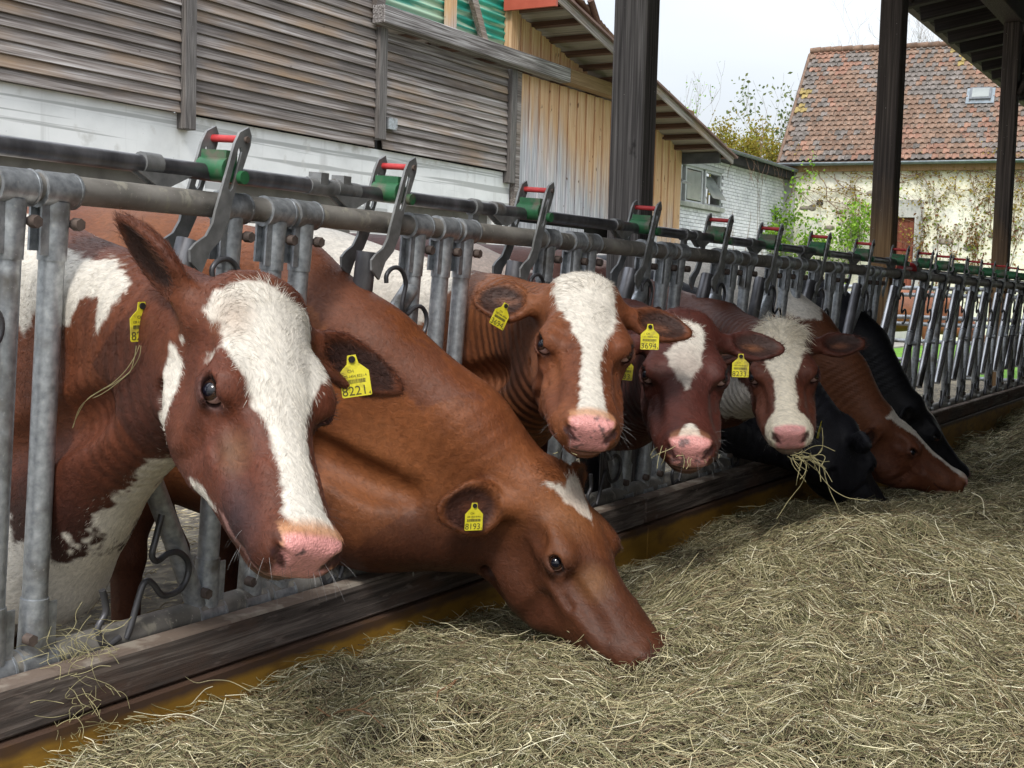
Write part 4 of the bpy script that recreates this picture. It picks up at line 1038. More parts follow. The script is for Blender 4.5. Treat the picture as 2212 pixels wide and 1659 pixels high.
def add_head(F, pose, ears, tuft=.0, mw=1.0, jaw=1.0, jd=0.):
    o, M = head_frame(pose)
    def w(p): return o + M @ np.array(p, float)
    def R(cols): return M @ np.stack([unit(c) for c in cols], 1)
    def ell(c, r, k=.03, cols=None, op='u'):
        F.ell(w(c), r, k, (M if cols is None else R(cols)), op)
    def cone(a, b, ra, rb, k=.03, op='u'): F.cone(w(a), w(b), ra, rb, k, op)
    ell((0, .10, -.080), (.098, .155, .100))
    ell((0, .135, -.050), (.104, .150, .056))
    cone((-.04, .004, -.034), (.04, .004, -.034), .056, .056, .05)
    ell((0, .0, -.005), (.055, .045, .035 + tuft), .03)
    cone((0, .17, -.085), (0, .44, -.074), .082, .053)
    for s in (-1, 1):
        ell((s * .088, .180, -.056), (.036, .060, .046), .03)
        cone((s * .078, .130, -.034), (s * .086, .195, -.030), .020, .017, .03)      # brow
        cone((s * .040, .21, -.115), (s * .032 * mw, .42, -.092), .070, .047 * jaw, .03)
        cone((s * .072, .24, -.105), (s * .052, .36, -.096), .018, .014, .03)         # facial crest
        ell((s * .060, .145, -.165 - jd), (.042, .120, .094), .03)
        cone((s * .056, .085, -.205 - jd), (s * .048, .24, -.172 - jd * .9), .054, .046 * jaw, .04); cone((s * .048, .24, -.172 - jd * .9), (s * .028 * mw, .40, -.136), .046 * jaw, .034 * jaw, .04)
        ell((s * .029 * mw, .470, -.086), (.035 * mw, .048, .036), .02)
        ell((s * .033 * mw, .492, -.053), (.023 * mw, .032, .026), .02)
    cone((0, .1, -.19 - jd), (0, .41, -.132), .055, .036 * jaw, .04)
    ell((0, .478, -.066), (.046 * mw, .054, .052), .03)
    ell((0, .436, -.143), (.045 * mw, .058, .031), .012)
    ell((0, .474, -.126), (.042 * mw, .030, .014), .010)
    for s in (-1, 1):                                   # eye: lids, then the opening
        e = EYE_C * (s, 1, 1); n = EYE_N * (s, 1, 1)
        t = unit(np.array([-.15 * s, 1, -.25])); t = unit(t - n * (t @ n)); b = np.cross(n, t)
        ell(e + n * .002, (.034, .027, .0245), .02, (t, b, n))
        ell(e + n * .021, (.0212, .0140, .018), .004, (t, b, n), 's')
        cone(e + n * .0175 + b * .0190 - t * .020, e + n * .0170 + b * .0190 + t * .014, .0040, .0035, .004)       # upper lid
        cone(e + n * .014 - b * .0205 - t * .018, e + n * .015 - b * .0200 + t * .018, .0030, .0028, .006)
        cone(e + n * .004 - b * .034 - t * .02, e + n * .002 - b * .032 + t * .022, .004, .003, .008, 'g')
        ell(e, (EYE_R, EYE_R, EYE_R), .004, None, 's')
        # hollow in front of and above the eye
        ell((s * .103, .262, -.060), (.020, .035, .016), .03, None, 's')
        ell((s * .112, .120, -.050), (.014, .030, .020), .03, None, 's')
        # hollows that model the bones: beside the nasal bridge, behind the cheek, under the eye
        ell((s * .088, .335, -.060), (.018, .075, .020), .035, None, 's')
        ell((s * .108, .245, -.175 - jd), (.014, .022, .075), .03, None, 's')
        cone((s * .112, .225, -.085), (s * .092, .300, -.100), .006, .004, .02, 's')
        cone((s * .070, .255, -.012), (s * .050, .330, -.018), .010, .006, .03, 's')
        cone((s * .092, .07, -.21 - jd), (s * .100, .16, -.255 - jd), .018, .014, .03, 's')
        # nostril
        cone((s * .022 * mw, .540, -.082), (s * .042 * mw, .520, -.048), .008, .0135, .006, 's')
        cone((s * .042 * mw, .520, -.048), (s * .060 * mw, .488, -.040), .010, .004, .008, 's')
        # mouth line
        mz = -.116
        cone((0, .526, mz + .002), (s * .040 * mw, .506, mz), .008, .008, .003, 'g')
        cone((s * .040 * mw, .506, mz), (s * .068 * mw, .455, mz - .002), .008, .009, .003, 'g')
        cone((s * .068 * mw, .455, mz - .002), (s * .078 * mw, .390, mz - .010), .009, .005, .003, 'g')
    ell((0, .521 + .26, -.060), (.26, .26, .26), .018, None, 's')
    cone((0, .545, -.085), (0, .53, -.104), .003, .003, .006, 'g')
    for s, (d, c, L, *wf) in zip((1, -1), ears):
        wf = wf[0] if wf else 1.0
        d = np.array(d, float); c = np.array(c, float)
        d = unit(d); c = unit(c - d * (c @ d)); wv = np.cross(c, d)
        b = np.array([s * .088, .018, -.062])
        cone(b, b + d * .05, .036, .027, .03)
        cols = (d, wv, c)
        ell(b + d * (.048 + L * .42), (L * .45, .054 * wf, .024), .022, cols)
        ell(b + d * (.050 + L * .66), (L * .40, .036 * wf, .020), .018, cols)
        ell(b + d * (.055 + L * .44) + c * .018, (L * .40, .045 * wf, .023), .008, cols, 's')
        ell(b + d * (.055 + L * .66) + c * .017, (L * .34, .029 * wf, .019), .008, cols, 's')
    return o, M

def body_profile(F, yb, x0=-.35, crest=None, throat=None, zb=1.39, w=1.0, legs=True, k=.07):
    """torso, legs and neck; the cow stands along -x from x0, its back at height zb"""
    def q(u, v, z): return (x0 + u, yb + v * w, z)
    F.ell(q(-.80, 0, zb - .43), (.80, .335 * w, .41), .08)
    F.ell(q(-.80, 0, zb - .20), (.85, .19 * w, .20), .12)
    F.ell(q(-1.45, 0, zb - .24), (.33, .27 * w, .235), .10)
    F.ell(q(-1.65, 0, zb - .20), (.16, .12, .14), .08)
    F.ell(q(-.18, 0, zb - .42), (.30, .26 * w, .38), .10)
    F.ell(q(-.02, 0, zb - .60), (.17, .15, .24), .08)
    for s in (-1, 1):
        F.cone(q(-.22, s * .10, zb - .10), q(.02, s * .215, zb - .52), .05, .07, .05)      # shoulder blade
        F.cone(q(-.30, s * .25, zb - .20), q(-.24, s * .30, zb - .60), .03, .03, .06, 's')
    F.cone(q(-.25, 0, zb - .07), q(-1.6, 0, zb - .07), .07, .07, .10)
    if legs:
        for s in (-1, 1):
            F.ell(q(-.15, s * .17, zb - .62), (.15, .10, .26), .07)
            F.cone(q(-.16, s * .19, zb - .75), q(-.14, s * .20, .44), .085, .052, .05)
            F.cone(q(-.14, s * .20, .44), q(-.14, s * .20, .16), .046, .038, .03)
            F.cone(q(-.14, s * .20, .15), q(-.09, s * .20, .05), .042, .055, .03)
            F.ell(q(-1.42, s * .19, zb - .50), (.20, .11, .30), .07)
            F.cone(q(-1.42, s * .20, zb - .70), q(-1.62, s * .20, .55), .105, .055, .05)
            F.cone(q(-1.62, s * .20, .55), q(-1.52, s * .20, .17), .045, .038, .03)
            F.cone(q(-1.52, s * .20, .16), q(-1.46, s * .20, .05), .042, .055, .03)
        F.cone(q(-1.83, 0, zb - .12), q(-1.87, 0, .75), .035, .02, .05)
        F.cone(q(-1.87, 0, .75), q(-1.87, 0, .45), .02, .045, .03)
        F.ell(q(-1.2, 0, .62), (.22, .17, .15), .05)
    for ch in (crest, throat):
        if ch is None: continue
        for (a, ra), (b, rb) in zip(ch[:-1], ch[1:]): F.cone(a, b, ra, rb, k)
    if crest is not None and throat is not None:
        n = 16
        def samp(ch, t):
            f = t * (len(ch) - 1); i = min(int(f), len(ch) - 2); f -= i
            return np.array(ch[i][0]) * (1 - f) + np.array(ch[i + 1][0]) * f, ch[i][1] * (1 - f) + ch[i + 1][1] * f
        for i in range(n + 1):
            (a, ra), (b, rb) = samp(crest, i / n), samp(throat, i / n)
            F.cone(a, b, ra * .92, rb * .92, .06)
        prev = None                                      # the jugular furrow along both sides of the neck
        for i in range(5, n - 3):
            (a, ra), (b, rb) = samp(crest, i / n), samp(throat, i / n); m_ = a * .36 + b * .64; r_ = (ra * .36 + rb * .64) * .92
            cur = [tuple(m_ + np.array([0, s_ * (r_ + .020), 0])) for s_ in (-1, 1)]
            if prev:
                for q0, q1 in zip(prev, cur): F.cone(q0, q1, .013, .013, .07, 's')
            prev = cur
def ear_dirs(R, L): return (R, L)
COWS = {}
MW = {'A': 1.22, 'B': 1.30}; JD = {'A': .008, 'B': .040, 'G': .022}
def cow_geo(name, h, hc, pose, yb, x0, zb, crest, throat, ears, w=1.0, tuft=0., fine=None):
    COWS[name] = dict(h=h, hc=hc, pose=pose, yb=yb, x0=x0, zb=zb, crest=crest, throat=throat, ears=ears, w=w, tuft=tuft, fine=fine)

def hp(pose, l):
    o, M = head_frame(pose); return tuple(o + M @ np.array(l, float))

pA = (0.560, 1.753, 1.178, -0.20, 0.735, -0.255)
cow_geo('A', .006, .03, pA, 1.92, -.45, 1.36,
    [((-.60, 1.92, 1.26), .10), ((-.2, 1.91, 1.20), .11), ((.2, 1.85, 1.11), .11), (hp(pA, (0, .03, -.10)), .085)],
    [((-.45, 1.92, .66), .16), ((-.18, 1.90, .58), .12), ((-.02, 1.86, .72), .09), ((.14, 1.83, .88), .08), (hp(pA, (0, .05, -.17)), .075)],
    (((.54, -.76, .05), (.80, .5, -.42), .172, 1.15), ((-.95, .12, -.16), (-.22, .3, 1), .215, 1.1)))
pB = (0.559, 2.848, 0.731, -0.268, 0.752, 0.102)
cow_geo('B', .006, .03, pB, 2.72, -.45, 1.40,
    [((-.60, 2.72, 1.28), .11), ((-.2, 2.70, 1.20), .12), ((.1, 2.70, 1.03), .11), ((.34, 2.78, .85), .10), (hp(pB, (0, .03, -.09)), .085)],
    [((-.45, 2.72, .72), .15), ((-.1, 2.70, .64), .14), ((.12, 2.72, .60), .12), (hp(pB, (0, .05, -.19)), .08)],
    (((.95, -.3, -.25), (.25, .55, .65), .165, 1.35), ((-.9, -.3, -.3), (-.2, .6, .6), .165)))
pC = (0.534, 3.047, 1.213, -0.847, 0.935, -0.139)
cow_geo('C', .007, .03, pC, 3.42, -.45, 1.38,
    [((-.60, 3.42, 1.26), .10), ((-.2, 3.41, 1.16), .11), ((.12, 3.33, 1.12), .10), (hp(pC, (0, .03, -.10)), .085)],
    [((-.45, 3.42, .72), .15), ((-.1, 3.40, .74), .13), ((.17, 3.32, .84), .11), (hp(pC, (0, .06, -.19)), .08)],
    (((.95, -.12, -.1), (.1, .35, 1), .145, 1.2), ((-.95, .02, -.15), (-.15, .3, 1), .165)))
pD = (0.602, 3.552, 1.124, -1.078, 0.953, -0.011)
cow_geo('D', .008, .03, pD, 4.25, -.45, 1.38,
    [((-.60, 4.25, 1.26), .10), ((-.2, 4.23, 1.12), .10), ((.2, 4.02, 1.06), .10), (hp(pD, (0, .03, -.10)), .085)],
    [((-.45, 4.25, .72), .15), ((-.1, 4.22, .74), .13), ((.22, 4.0, .80), .11), (hp(pD, (0, .06, -.19)), .08)],
    (((.95, .05, -.3), (.1, .35, 1), .16), ((-.95, -.12, -.15), (-.15, .35, 1), .17)))
pE = (0.557, 4.561, 1.079, -1.293, 0.935, 0.132)
cow_geo('E', .009, .03, pE, 5.2, -.45, 1.38,
    [((-.60, 5.2, 1.26), .10), ((-.2, 5.16, 1.13), .10), ((.15, 5.0, 1.06), .10), (hp(pE, (0, .03, -.10)), .085)],
    [((-.45, 5.2, .72), .15), ((-.1, 5.16, .74), .13), ((.2, 4.95, .80), .11), (hp(pE, (0, .06, -.19)), .08)],
    (((.95, -.1, -.2), (.1, .35, 1), .16), ((-.93, -.16, -.1), (-.25, .35, 1), .17)), tuft=.02)
pF = (0.465, 5.75, 0.648, 1.0, 0.722, 0.1)
cow_geo('F', .011, .03, pF, 5.55, -.45, 1.36,
    [((-.60, 5.55, 1.25), .11), ((-.1, 5.55, 1.08), .11), ((.25, 5.6, .82), .10), (hp(pF, (0, .03, -.09)), .085)],
    [((-.45, 5.55, .72), .15), ((-.1, 5.55, .64), .13), ((.12, 5.58, .60), .11), (hp(pF, (0, .05, -.18)), .08)],
    (((.95, -.3, -.25), (.25, .55, .65), .16), ((-.9, -.3, -.3), (-.2, .6, .6), .16)))
pG = (0.51, 6.279, 0.66, -0.011, 0.93, 0.368)
cow_geo('G', .010, .03, pG, 6.3, -.45, 1.42,
    [((-.60, 6.3, 1.32), .11), ((-.15, 6.3, 1.24), .11), ((.1, 6.3, 1.04), .11), ((.3, 6.3, .84), .10), (hp(pG, (0, .03, -.09)), .085)],
    [((-.45, 6.3, .72), .15), ((-.1, 6.3, .64), .13), ((.1, 6.3, .58), .11), (hp(pG, (0, .05, -.18)), .08)],
    (((.95, -.3, -.3), (.25, .65, .55), .16), ((-.9, -.3, -.3), (-.2, .6, .6), .16)))
pH = (0.386, 7.48, 0.638, 0.3, 0.716, 0.111)
cow_geo('H', .012, .03, pH, 7.45, -.45, 1.38,
    [((-.60, 7.45, 1.27), .11), ((-.15, 7.45, 1.18), .11), ((.1, 7.46, .95), .10), (hp(pH, (0, .03, -.09)), .085)],
    [((-.45, 7.45, .72), .15), ((-.1, 7.45, .64), .13), ((.1, 7.45, .58), .11), (hp(pH, (0, .05, -.18)), .08)],
    (((.95, -.3, -.3), (.25, .65, .55), .15), ((-.9, -.3, -.3), (-.2, .6, .6), .15)))

pI = (-2.9, 26.8, .70, .1, .70, .0)
cow_geo('I', .022, .04, pI, 26.8, -3.75, 1.42,
    [((-3.9, 26.8, 1.30), .11), ((-3.5, 26.8, 1.18), .11), ((-3.2, 26.8, .92), .10), (hp(pI, (0, .03, -.09)), .085)],
    [((-3.75, 26.8, .74), .15), ((-3.4, 26.8, .68), .13), ((-3.15, 26.8, .62), .11), (hp(pI, (0, .05, -.18)), .08)],
    (((.95, -.3, -.3), (.25, .65, .55), .16), ((-.9, -.3, -.3), (-.2, .6, .6), .16)))
def build_cow_mesh(name):
    c = COWS[name]; F = Field()
    body_profile(F, c['yb'], c['x0'], c['crest'], c['throat'], c['zb'], c['w'])
    o, M = add_head(F, c['pose'], c['ears'], c['tuft'], MW.get(name, 1.25), 1.0 if name == 'A' else 1.15, JD.get(name, .016))
    c['o'], c['M'] = o, M
    h, hc = c['h'], c['hc']
    mz = o + M @ np.array([0, .3, -.1])
    ax = (axis_steps(c['x0'] - 2.0, o[0] + .75, min(.0, o[0] - .3), o[0] + .62, h, hc),
          axis_steps(min(c['yb'] - .5, mz[1] - .45), max(c['yb'] + .5, mz[1] + .45), mz[1] - .34, mz[1] + .36, h, .018),
          axis_steps(-.03, max(1.5, o[2] + .35), o[2] - .60, o[2] + .22, h, .018))
    c['F'] = F
    return polygonise(F, ax)
def poly_sd(P2, poly):
    """signed distance to a polygon, positive inside"""
    poly = np.array(poly, float); n = len(poly); d = np.full(len(P2), 9.); ins = np.zeros(len(P2), bool)
    for i in range(n):
        a, b = poly[i], poly[(i + 1) % n]; e = b - a; w = P2 - a
        t = np.clip((w @ e) / (e @ e + 1e-12), 0, 1); d = np.minimum(d, np.hypot(*(w - t[:, None] * e).T))
        c = (a[1] > P2[:, 1]) != (b[1] > P2[:, 1])
        xi = (b[0] - a[0]) * (P2[:, 1] - a[1]) / (b[1] - a[1] + 1e-12) + a[0]; ins ^= c & (P2[:, 0] < xi)
    return np.where(ins, d, -d)

WHITE = np.array([.64, .60, .53]); PINK = np.array([.66, .30, .28])
def coat(name, P, N, seed=0, jitter=0.):
    """colour and wet-nose mask for points P (world) with normals N on cow `name`"""
    c = COWS[name]; s = c['style']; o, M = c['o'], c['M']; L = (P - o) @ M
    n1 = vnoise(P, 3.0, 5, 3); n2 = vnoise(P, 14., 8, 3); n3 = vnoise(P, 70., 11, 2)
    base = np.array(s['base']); gold = np.array(s.get('gold', base * 1.5)); dark = np.array(s.get('dark', base * .35))
    col = base[None, :] * (1 + .30 * n2[:, None] + .16 * n3[:, None])
    g = np.clip(.45 + 1.3 * n1 + .4 * n2, 0, 1)[:, None]; col = col * (1 - .7 * g) + gold * (.7 * g)  # lighter patches: coat variation that also paints in a soft sheen
    inhead = (L[:, 1] > -.12) & (L[:, 1] < .60) & (np.abs(L[:, 0]) < .35) & (L[:, 2] < .2) & (L[:, 2] > -.38) & (P[:, 0] > c['x0'] + .45)
    face = inhead & (L[:, 2] > -.115)
    def blend(m, cc):
        nonlocal col
        m = np.clip(m, 0, 1)[:, None]; col = col * (1 - m) + np.array(cc) * m
    # darker underside of jaw and throat
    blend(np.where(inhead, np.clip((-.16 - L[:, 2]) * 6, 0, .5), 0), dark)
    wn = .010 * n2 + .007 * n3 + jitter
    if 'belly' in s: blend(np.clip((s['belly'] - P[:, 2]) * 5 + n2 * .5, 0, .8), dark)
    for poly, side in s.get('white_body', []):
        sd = poly_sd(P[:, [0, 2]], poly); ok = ~face if side != 'all' else np.ones(len(P), bool)
        if side == 'near': ok = ok & (P[:, 1] < c['yb'] + .02)
        blend(np.where(ok, (sd + wn * 2.2) / .008 + .5, 0), WHITE)
    for poly, cc in s.get('patch_body', []):
        sd = poly_sd(P[:, [0, 2]], poly); blend(np.where(~face, (sd + wn * 2.5) / .01 + .5, 0), cc)
    # ears
    ear = np.zeros(len(P))
    for sg, (d, cn, Le, *wf) in zip((1, -1), c['ears']):
        wf = wf[0] if wf else 1.; d = unit(d); cn = np.array(cn, float); cn = unit(cn - d * (cn @ d)); wv = np.cross(cn, d)
        q = L - np.array([sg * .088, .018, -.062]); t = q @ d; w = q @ wv; u = q @ cn
        NL = N @ M; e = (t > .035) & (t < Le * 1.1 + .06) & (np.abs(w) < .062 * wf) & (np.abs(u) < .032) & (sg * q[:, 0] > .0)
        fr = np.clip(((w / (.044 * wf)) ** 2 + ((t - .05 - Le * .52) / (Le * .45)) ** 2), 0, 2)
        inn = e & (NL @ cn > .25) & (fr < .98)
        blend(np.where(e & (t > .06), np.clip(fr - .7, 0, 1) * np.clip((t - .06) / .04, 0, 1), 0), s.get('ear_rim', base * .75))
        blend(np.where(inn, np.clip((.98 - fr) / .35, 0, 1) * .92, 0), s.get('ear_in', (.035, .018, .015)))
        hot = np.clip(1 - np.hypot((t - Le * .75) / .045, (w + .005) / .018), 0, 1)
        blend(np.where(inn, hot * .75 + n2 * .1, 0), s.get('ear_hot', (.26, .11, .06)))
        ear = np.maximum(ear, e)
    # white on the face
    for poly in s.get('white_head', []):
        sd = poly_sd(L[:, :2], poly); blend(np.where(face & (ear < .5), (sd + wn) / .006 + .5, 0), s.get('white', WHITE))
    for cen, rad_, cc, st in s.get('spots', []):     # soft local colour, head coordinates
        q = (L - np.array(cen)) / np.array(rad_); m = np.clip(1.15 - np.sqrt((q ** 2).sum(1)) + n2 * .25, 0, 1) * st
        blend(np.where(inhead, m, 0), cc)
    for poly, z0, cc in s.get('side_head', []):      # patches on the cheek, seen from the side (y, z)
        sd = poly_sd(L[:, 1:], poly); blend(np.where(inhead & (L[:, 0] * s.get('side', 1) > z0), (sd + wn) / .006 + .5, 0), cc)
    # eye surround
    for sg in (1, -1):
        q = np.linalg.norm((L - EYE_C * (sg, 1, 1)) / (1.0, 1.25, 1.0), axis=1)
        blend(np.clip((.036 - q) / .014, 0, 1) * .85, s.get('eye_rim', dark))
        q2 = L - (EYE_C * (sg, 1, 1) + np.array([-.004 * sg, .030, .004])); blend(np.clip((.012 - np.linalg.norm(q2, axis=1)) / .008, 0, 1) * .7, (.30, .13, .09))
    # nose pad
    y, x, z = L[:, 1], np.abs(L[:, 0]), L[:, 2]
    nose = np.minimum(np.minimum((y - (.492 + .25 * np.maximum(-z - .05, 0) * 0)) / .010, (.050 + .10 * (z + .06) - x) / .008), (z + .112) / .008)
    nose = np.where(inhead, np.minimum(nose, (y - .470) / .01) + n2 * .8, -1); nose = np.clip(nose + .5, 0, 1)
    blend(np.where(inhead, np.clip((y - .458) / .02 + n2 * .5, 0, 1) * (x < .055) * (z > -.07) * s.get('tan', .6), 0), (.50, .25, .13))
    blend(nose, s.get('nose', PINK))
    mot = s.get('mottle', 0.)
    if mot: blend(nose * (vnoise(P, 75., 33, 2) > .62 - mot) * .8, (.10, .075, .075))
    lip = np.where(inhead, np.clip((.011 - np.abs(z + .130)) / .006, 0, 1) * (y > .36) * (x < .085), 0); blend(np.where(inhead, np.clip((.006 - np.abs(z + .116)) / .004, 0, 1) * (y > .38), 0) * .85, (.03, .012, .012)); blend(lip * s.get('lip', .5), (.45, .25, .22))
    # inside the nostrils
    for sg in (1, -1):
        mw_ = MW.get(name, 1.25); a_ = np.array([sg * .025 * mw_, .528, -.074]); b_ = np.array([sg * .048 * mw_, .512, -.046]); e_ = b_ - a_
        tt = np.clip(((L - a_) @ e_) / (e_ @ e_), 0, 1); dn = np.linalg.norm(L - a_ - tt[:, None] * e_, axis=1); blend(np.clip((.0095 + .004 * tt - dn) / .003, 0, 1) * .95, (.035, .012, .012))
    return np.clip(col, .002, .9), nose

def style(name, **k): COWS[name]['style'] = k
A_BLAZE = [(.106, .036), (.094, .010), (.07, .006), (.037, .0), (.012, .004), (-.012, .014), (-.047, .028), (-.085, .020), (-.108, .047), (-.110, .100), (-.098, .139), (-.082, .176), (-.054, .218), (-.040, .256), (-.033, .289), (-.030, .345), (-.029, .396), (-.034, .43), (-.042, .465), (-.050, .498), (.0, .492), (.040, .480), (.044, .440), (.033, .40), (.030, .34), (.037, .276), (.056, .239), (.072, .198), (.086, .167), (.094, .138), (.086, .082), (.100, .049)]
style('A', base=(.105, .030, .015), gold=(.165, .055, .022), dark=(.022, .009, .008), eye_rim=(.06, .035, .035), tan=.9,
      white_head=[A_BLAZE], belly=.86, mottle=.03,
      white_body=[([(-.9, 1.6), (-.233, 1.45), (-.126, 1.30), (.009, 1.256), (.093, 1.24), (.189, 1.22), (.240, 1.192), (.252, 1.176), (.237, 1.164), (.219, 1.155), (.207, 1.137), (.196, 1.105), (.183, 1.143), (.171, 1.160), (.149, 1.160), (.119, 1.155), (.093, 1.130), (.063, 1.105), (.040, 1.14), (.009, 1.137), (-.022, 1.100), (-.045, 1.125), (-.057, 1.118), (-.094, 1.085), (-.12, 1.115), (-.165, 1.077), (-.9, 1.0)], 'both'),
                  ([(-1.600, .3), (-1.600, .70), (-0.600, .70), (-0.143, .693), (-0.128, .705), (-0.092, .658), (-0.061, .665), (-0.030, .64), (0.010, .72), (0.005, .66), (-0.011, .632), (0.015, .628), (0.040, .70), (0.051, .685), (0.069, .655), (0.088, .69), (0.037, .635), (0.052, .640), (0.063, .69), (0.075, .672), (0.091, .70), (0.105, .735), (0.136, .765), (0.165, .790), (0.184, .792), (0.211, .815), (0.231, .83), (0.285, .855), (0.365, .87), (0.445, .86), (0.445, .78), (0.305, .775), (0.225, .74), (0.165, .66), (0.115, .56), (0.045, .3)], 'both')],
      side_head=[([(.02, -.145), (.07, -.125), (.10, -.150), (.125, -.175), (.14, -.20), (.155, -.235), (.14, -.28), (.09, -.27), (.075, -.22), (.05, -.18)], .02, WHITE), ([(.26, -.20), (.31, -.165), (.36, -.150), (.35, -.168), (.30, -.20)], .0, WHITE)],
      spots=[((.075, .415, -.10), (.040, .085, .055), (.022, .013, .016), .95), ((.045, .475, -.055), (.018, .03, .03), (.20, .09, .05), .7), ((.06, .06, -.02), (.04, .07, .05), (.20, .09, .03), .7), ((0, .45, -.155), (.05, .06, .02), (.40, .28, .20), .6), ((.08, .30, -.07), (.03, .05, .04), (.16, .09, .045), .6)])
style('B', base=(.165, .050, .017), gold=(.235, .085, .029), dark=(.050, .016, .009), nose=(.09, .04, .03), tan=.0, lip=.2, eye_rim=(.10, .045, .03),
      white_head=[[(.068, .010), (.010, .050), (-.020, .026), (-.060, .030), (-.062, .075), (-.045, .103), (-.012, .175), (.008, .125), (.030, .083), (.040, .055)]],
      patch_body=[([(-.28, 1.50), (-.05, 1.33), (.10, 1.19), (.35, .98), (.42, .93), (.30, .92), (.1, 1.06), (-.1, 1.22), (-.35, 1.40)], (.135, .045, .021)), ([(-.5, 1.18), (-.44, 1.20), (-.40, 1.12), (-.44, 1.02), (-.5, 1.02)], (.75, .70, .63))],
      belly=.70, spots=[((.05, .43, -.09), (.06, .10, .06), (.075, .030, .018), .8), ((.05, .28, -.03), (.05, .05, .05), (.24, .11, .04), .5), ((.0, .10, -.0), (.10, .10, .05), (.26, .11, .04), .5)], ear_in=(.045, .018, .014), ear_hot=(.17, .06, .03))
style('C', base=(.150, .047, .019), gold=(.25, .095, .034), dark=(.07, .028, .018), mottle=.24, tan=.8, eye_rim=(.08, .03, .02),
      white_head=[[(.085, .035), (.079, -.03), (.035, -.06), (-.002, -.06), (-.045, -.06), (-.066, -.01), (-.075, .04), (-.078, .08), (-.080, .133), (-.064, .183), (-.046, .21), (-.034, .241), (-.030, .287), (-.030, .368), (-.036, .45), (-.042, .50), (.036, .50), (.034, .46), (.027, .378), (.024, .299), (.022, .249), (.032, .225), (.052, .171), (.078, .099)]],
      white_body=[([(-1.0, 1.5), (-.30, 1.5), (-.26, 1.33), (-.13, 1.26), (.0, 1.26), (.02, 1.24), (-.02, 1.19), (-.07, 1.17), (-.12, 1.10), (-.20, 1.05), (-.27, 1.0), (-.5, .93), (-.8, .95), (-.95, 1.1)], 'both')],
      patch_body=[([(-.33, 1.5), (-.12, 1.5), (.0, 1.33), (-.12, 1.26), (-.22, 1.33), (-.30, 1.40)], (.17, .065, .035))], belly=.6,
      spots=[((0, .45, -.155), (.05, .06, .02), (.35, .20, .15), .6)])
style('D', base=(.066, .018, .013), gold=(.10, .030, .020), dark=(.028, .012, .012), mottle=.30, tan=.3, eye_rim=(.03, .013, .012),
      white_head=[[(.020, .030), (-.052, .050), (-.060, .080), (-.056, .133), (-.040, .20), (-.020, .245), (.002, .305), (.022, .255), (.045, .205), (.062, .160), (.030, .130), (.006, .085)], [(.0, .440), (-.022, .475), (-.034, .50), (.034, .50), (.022, .475)]],
      patch_body=[([(-.7, 1.5), (-.4, 1.44), (-.2, 1.5), (-.2, 1.3), (-.5, 1.2)], (.62, .50, .42))],
      spots=[((0, .20, -.02), (.09, .12, .08), (.13, .05, .042), .5), ((0, .45, -.155), (.05, .06, .02), (.38, .22, .17), .8)], ear_hot=(.20, .075, .03))
style('E', base=(.088, .026, .016), gold=(.135, .045, .024), dark=(.035, .015, .014), nose=(.62, .29, .28), tan=.0, white=np.array([.70, .64, .52]),
      white_head=[[(.095, .02), (.10, -.10), (.04, -.12), (-.05, -.12), (-.10, -.08), (-.095, .012), (-.078, .135), (-.052, .202), (-.034, .256), (-.034, .327), (-.036, .40), (-.075, .45), (-.085, .488), (-.08, .60), (.08, .60), (.085, .49), (.075, .44), (.046, .40), (.040, .319), (.036, .251), (.054, .213), (.074, .132)]],
      spots=[((0, .48, -.11), (.08, .075, .05), (.68, .60, .52), .95)],
      patch_body=[([(-.60, 1.5), (-.05, 1.32), (.05, 1.22), (-.02, 1.22), (-.15, 1.27), (-.6, 1.34)], (.34, .23, .19)), ([(.18, .86), (.35, .90), (.45, .84), (.44, .74), (.25, .72)], (.70, .66, .60))])
style('F', base=(.018, .018, .023), gold=(.028, .028, .038), dark=(.006, .006, .008), nose=(.05, .045, .05), tan=0, ear_in=(.02, .018, .02), ear_hot=(.03, .025, .025), lip=.1,
      white_head=[[(.092, .03), (.03, .02), (-.05, .05), (-.03, .12), (.0, .24), (.045, .30), (.05, .20), (.085, .12)]], side_head=[([(.30, -.20), (.40, -.15), (.42, -.13), (.34, -.17)], .0, WHITE)])
style('G', base=(.110, .036, .018), gold=(.175, .065, .028), dark=(.05, .022, .016), tan=.4, ear_hot=(.12, .05, .03),
      white_head=[[(.085, .005), (.0, .03), (-.07, .02), (-.06, .15), (-.03, .25), (-.03, .45), (-.05, .50), (.05, .50), (.03, .44), (.028, .37), (.026, .28), (.036, .18), (.055, .09)]],
      white_body=[([(-2.5, 1.6), (.0, 1.6), (.15, 1.30), (.20, 1.10), (.13, 1.10), (.02, 1.13), (-.063, 1.14), (-.3, 1.10), (-.7, 1.0), (-2.5, .95)], 'both')])
style('H', base=(.006, .006, .008), gold=(.008, .008, .012), dark=(.006, .006, .008), nose=(.3, .16, .16), tan=0, ear_in=(.02, .018, .02), ear_hot=(.03, .025, .025), lip=.1,
      white_head=[[(.05, .03), (-.05, .03), (-.02, .16), (.02, .16)]])

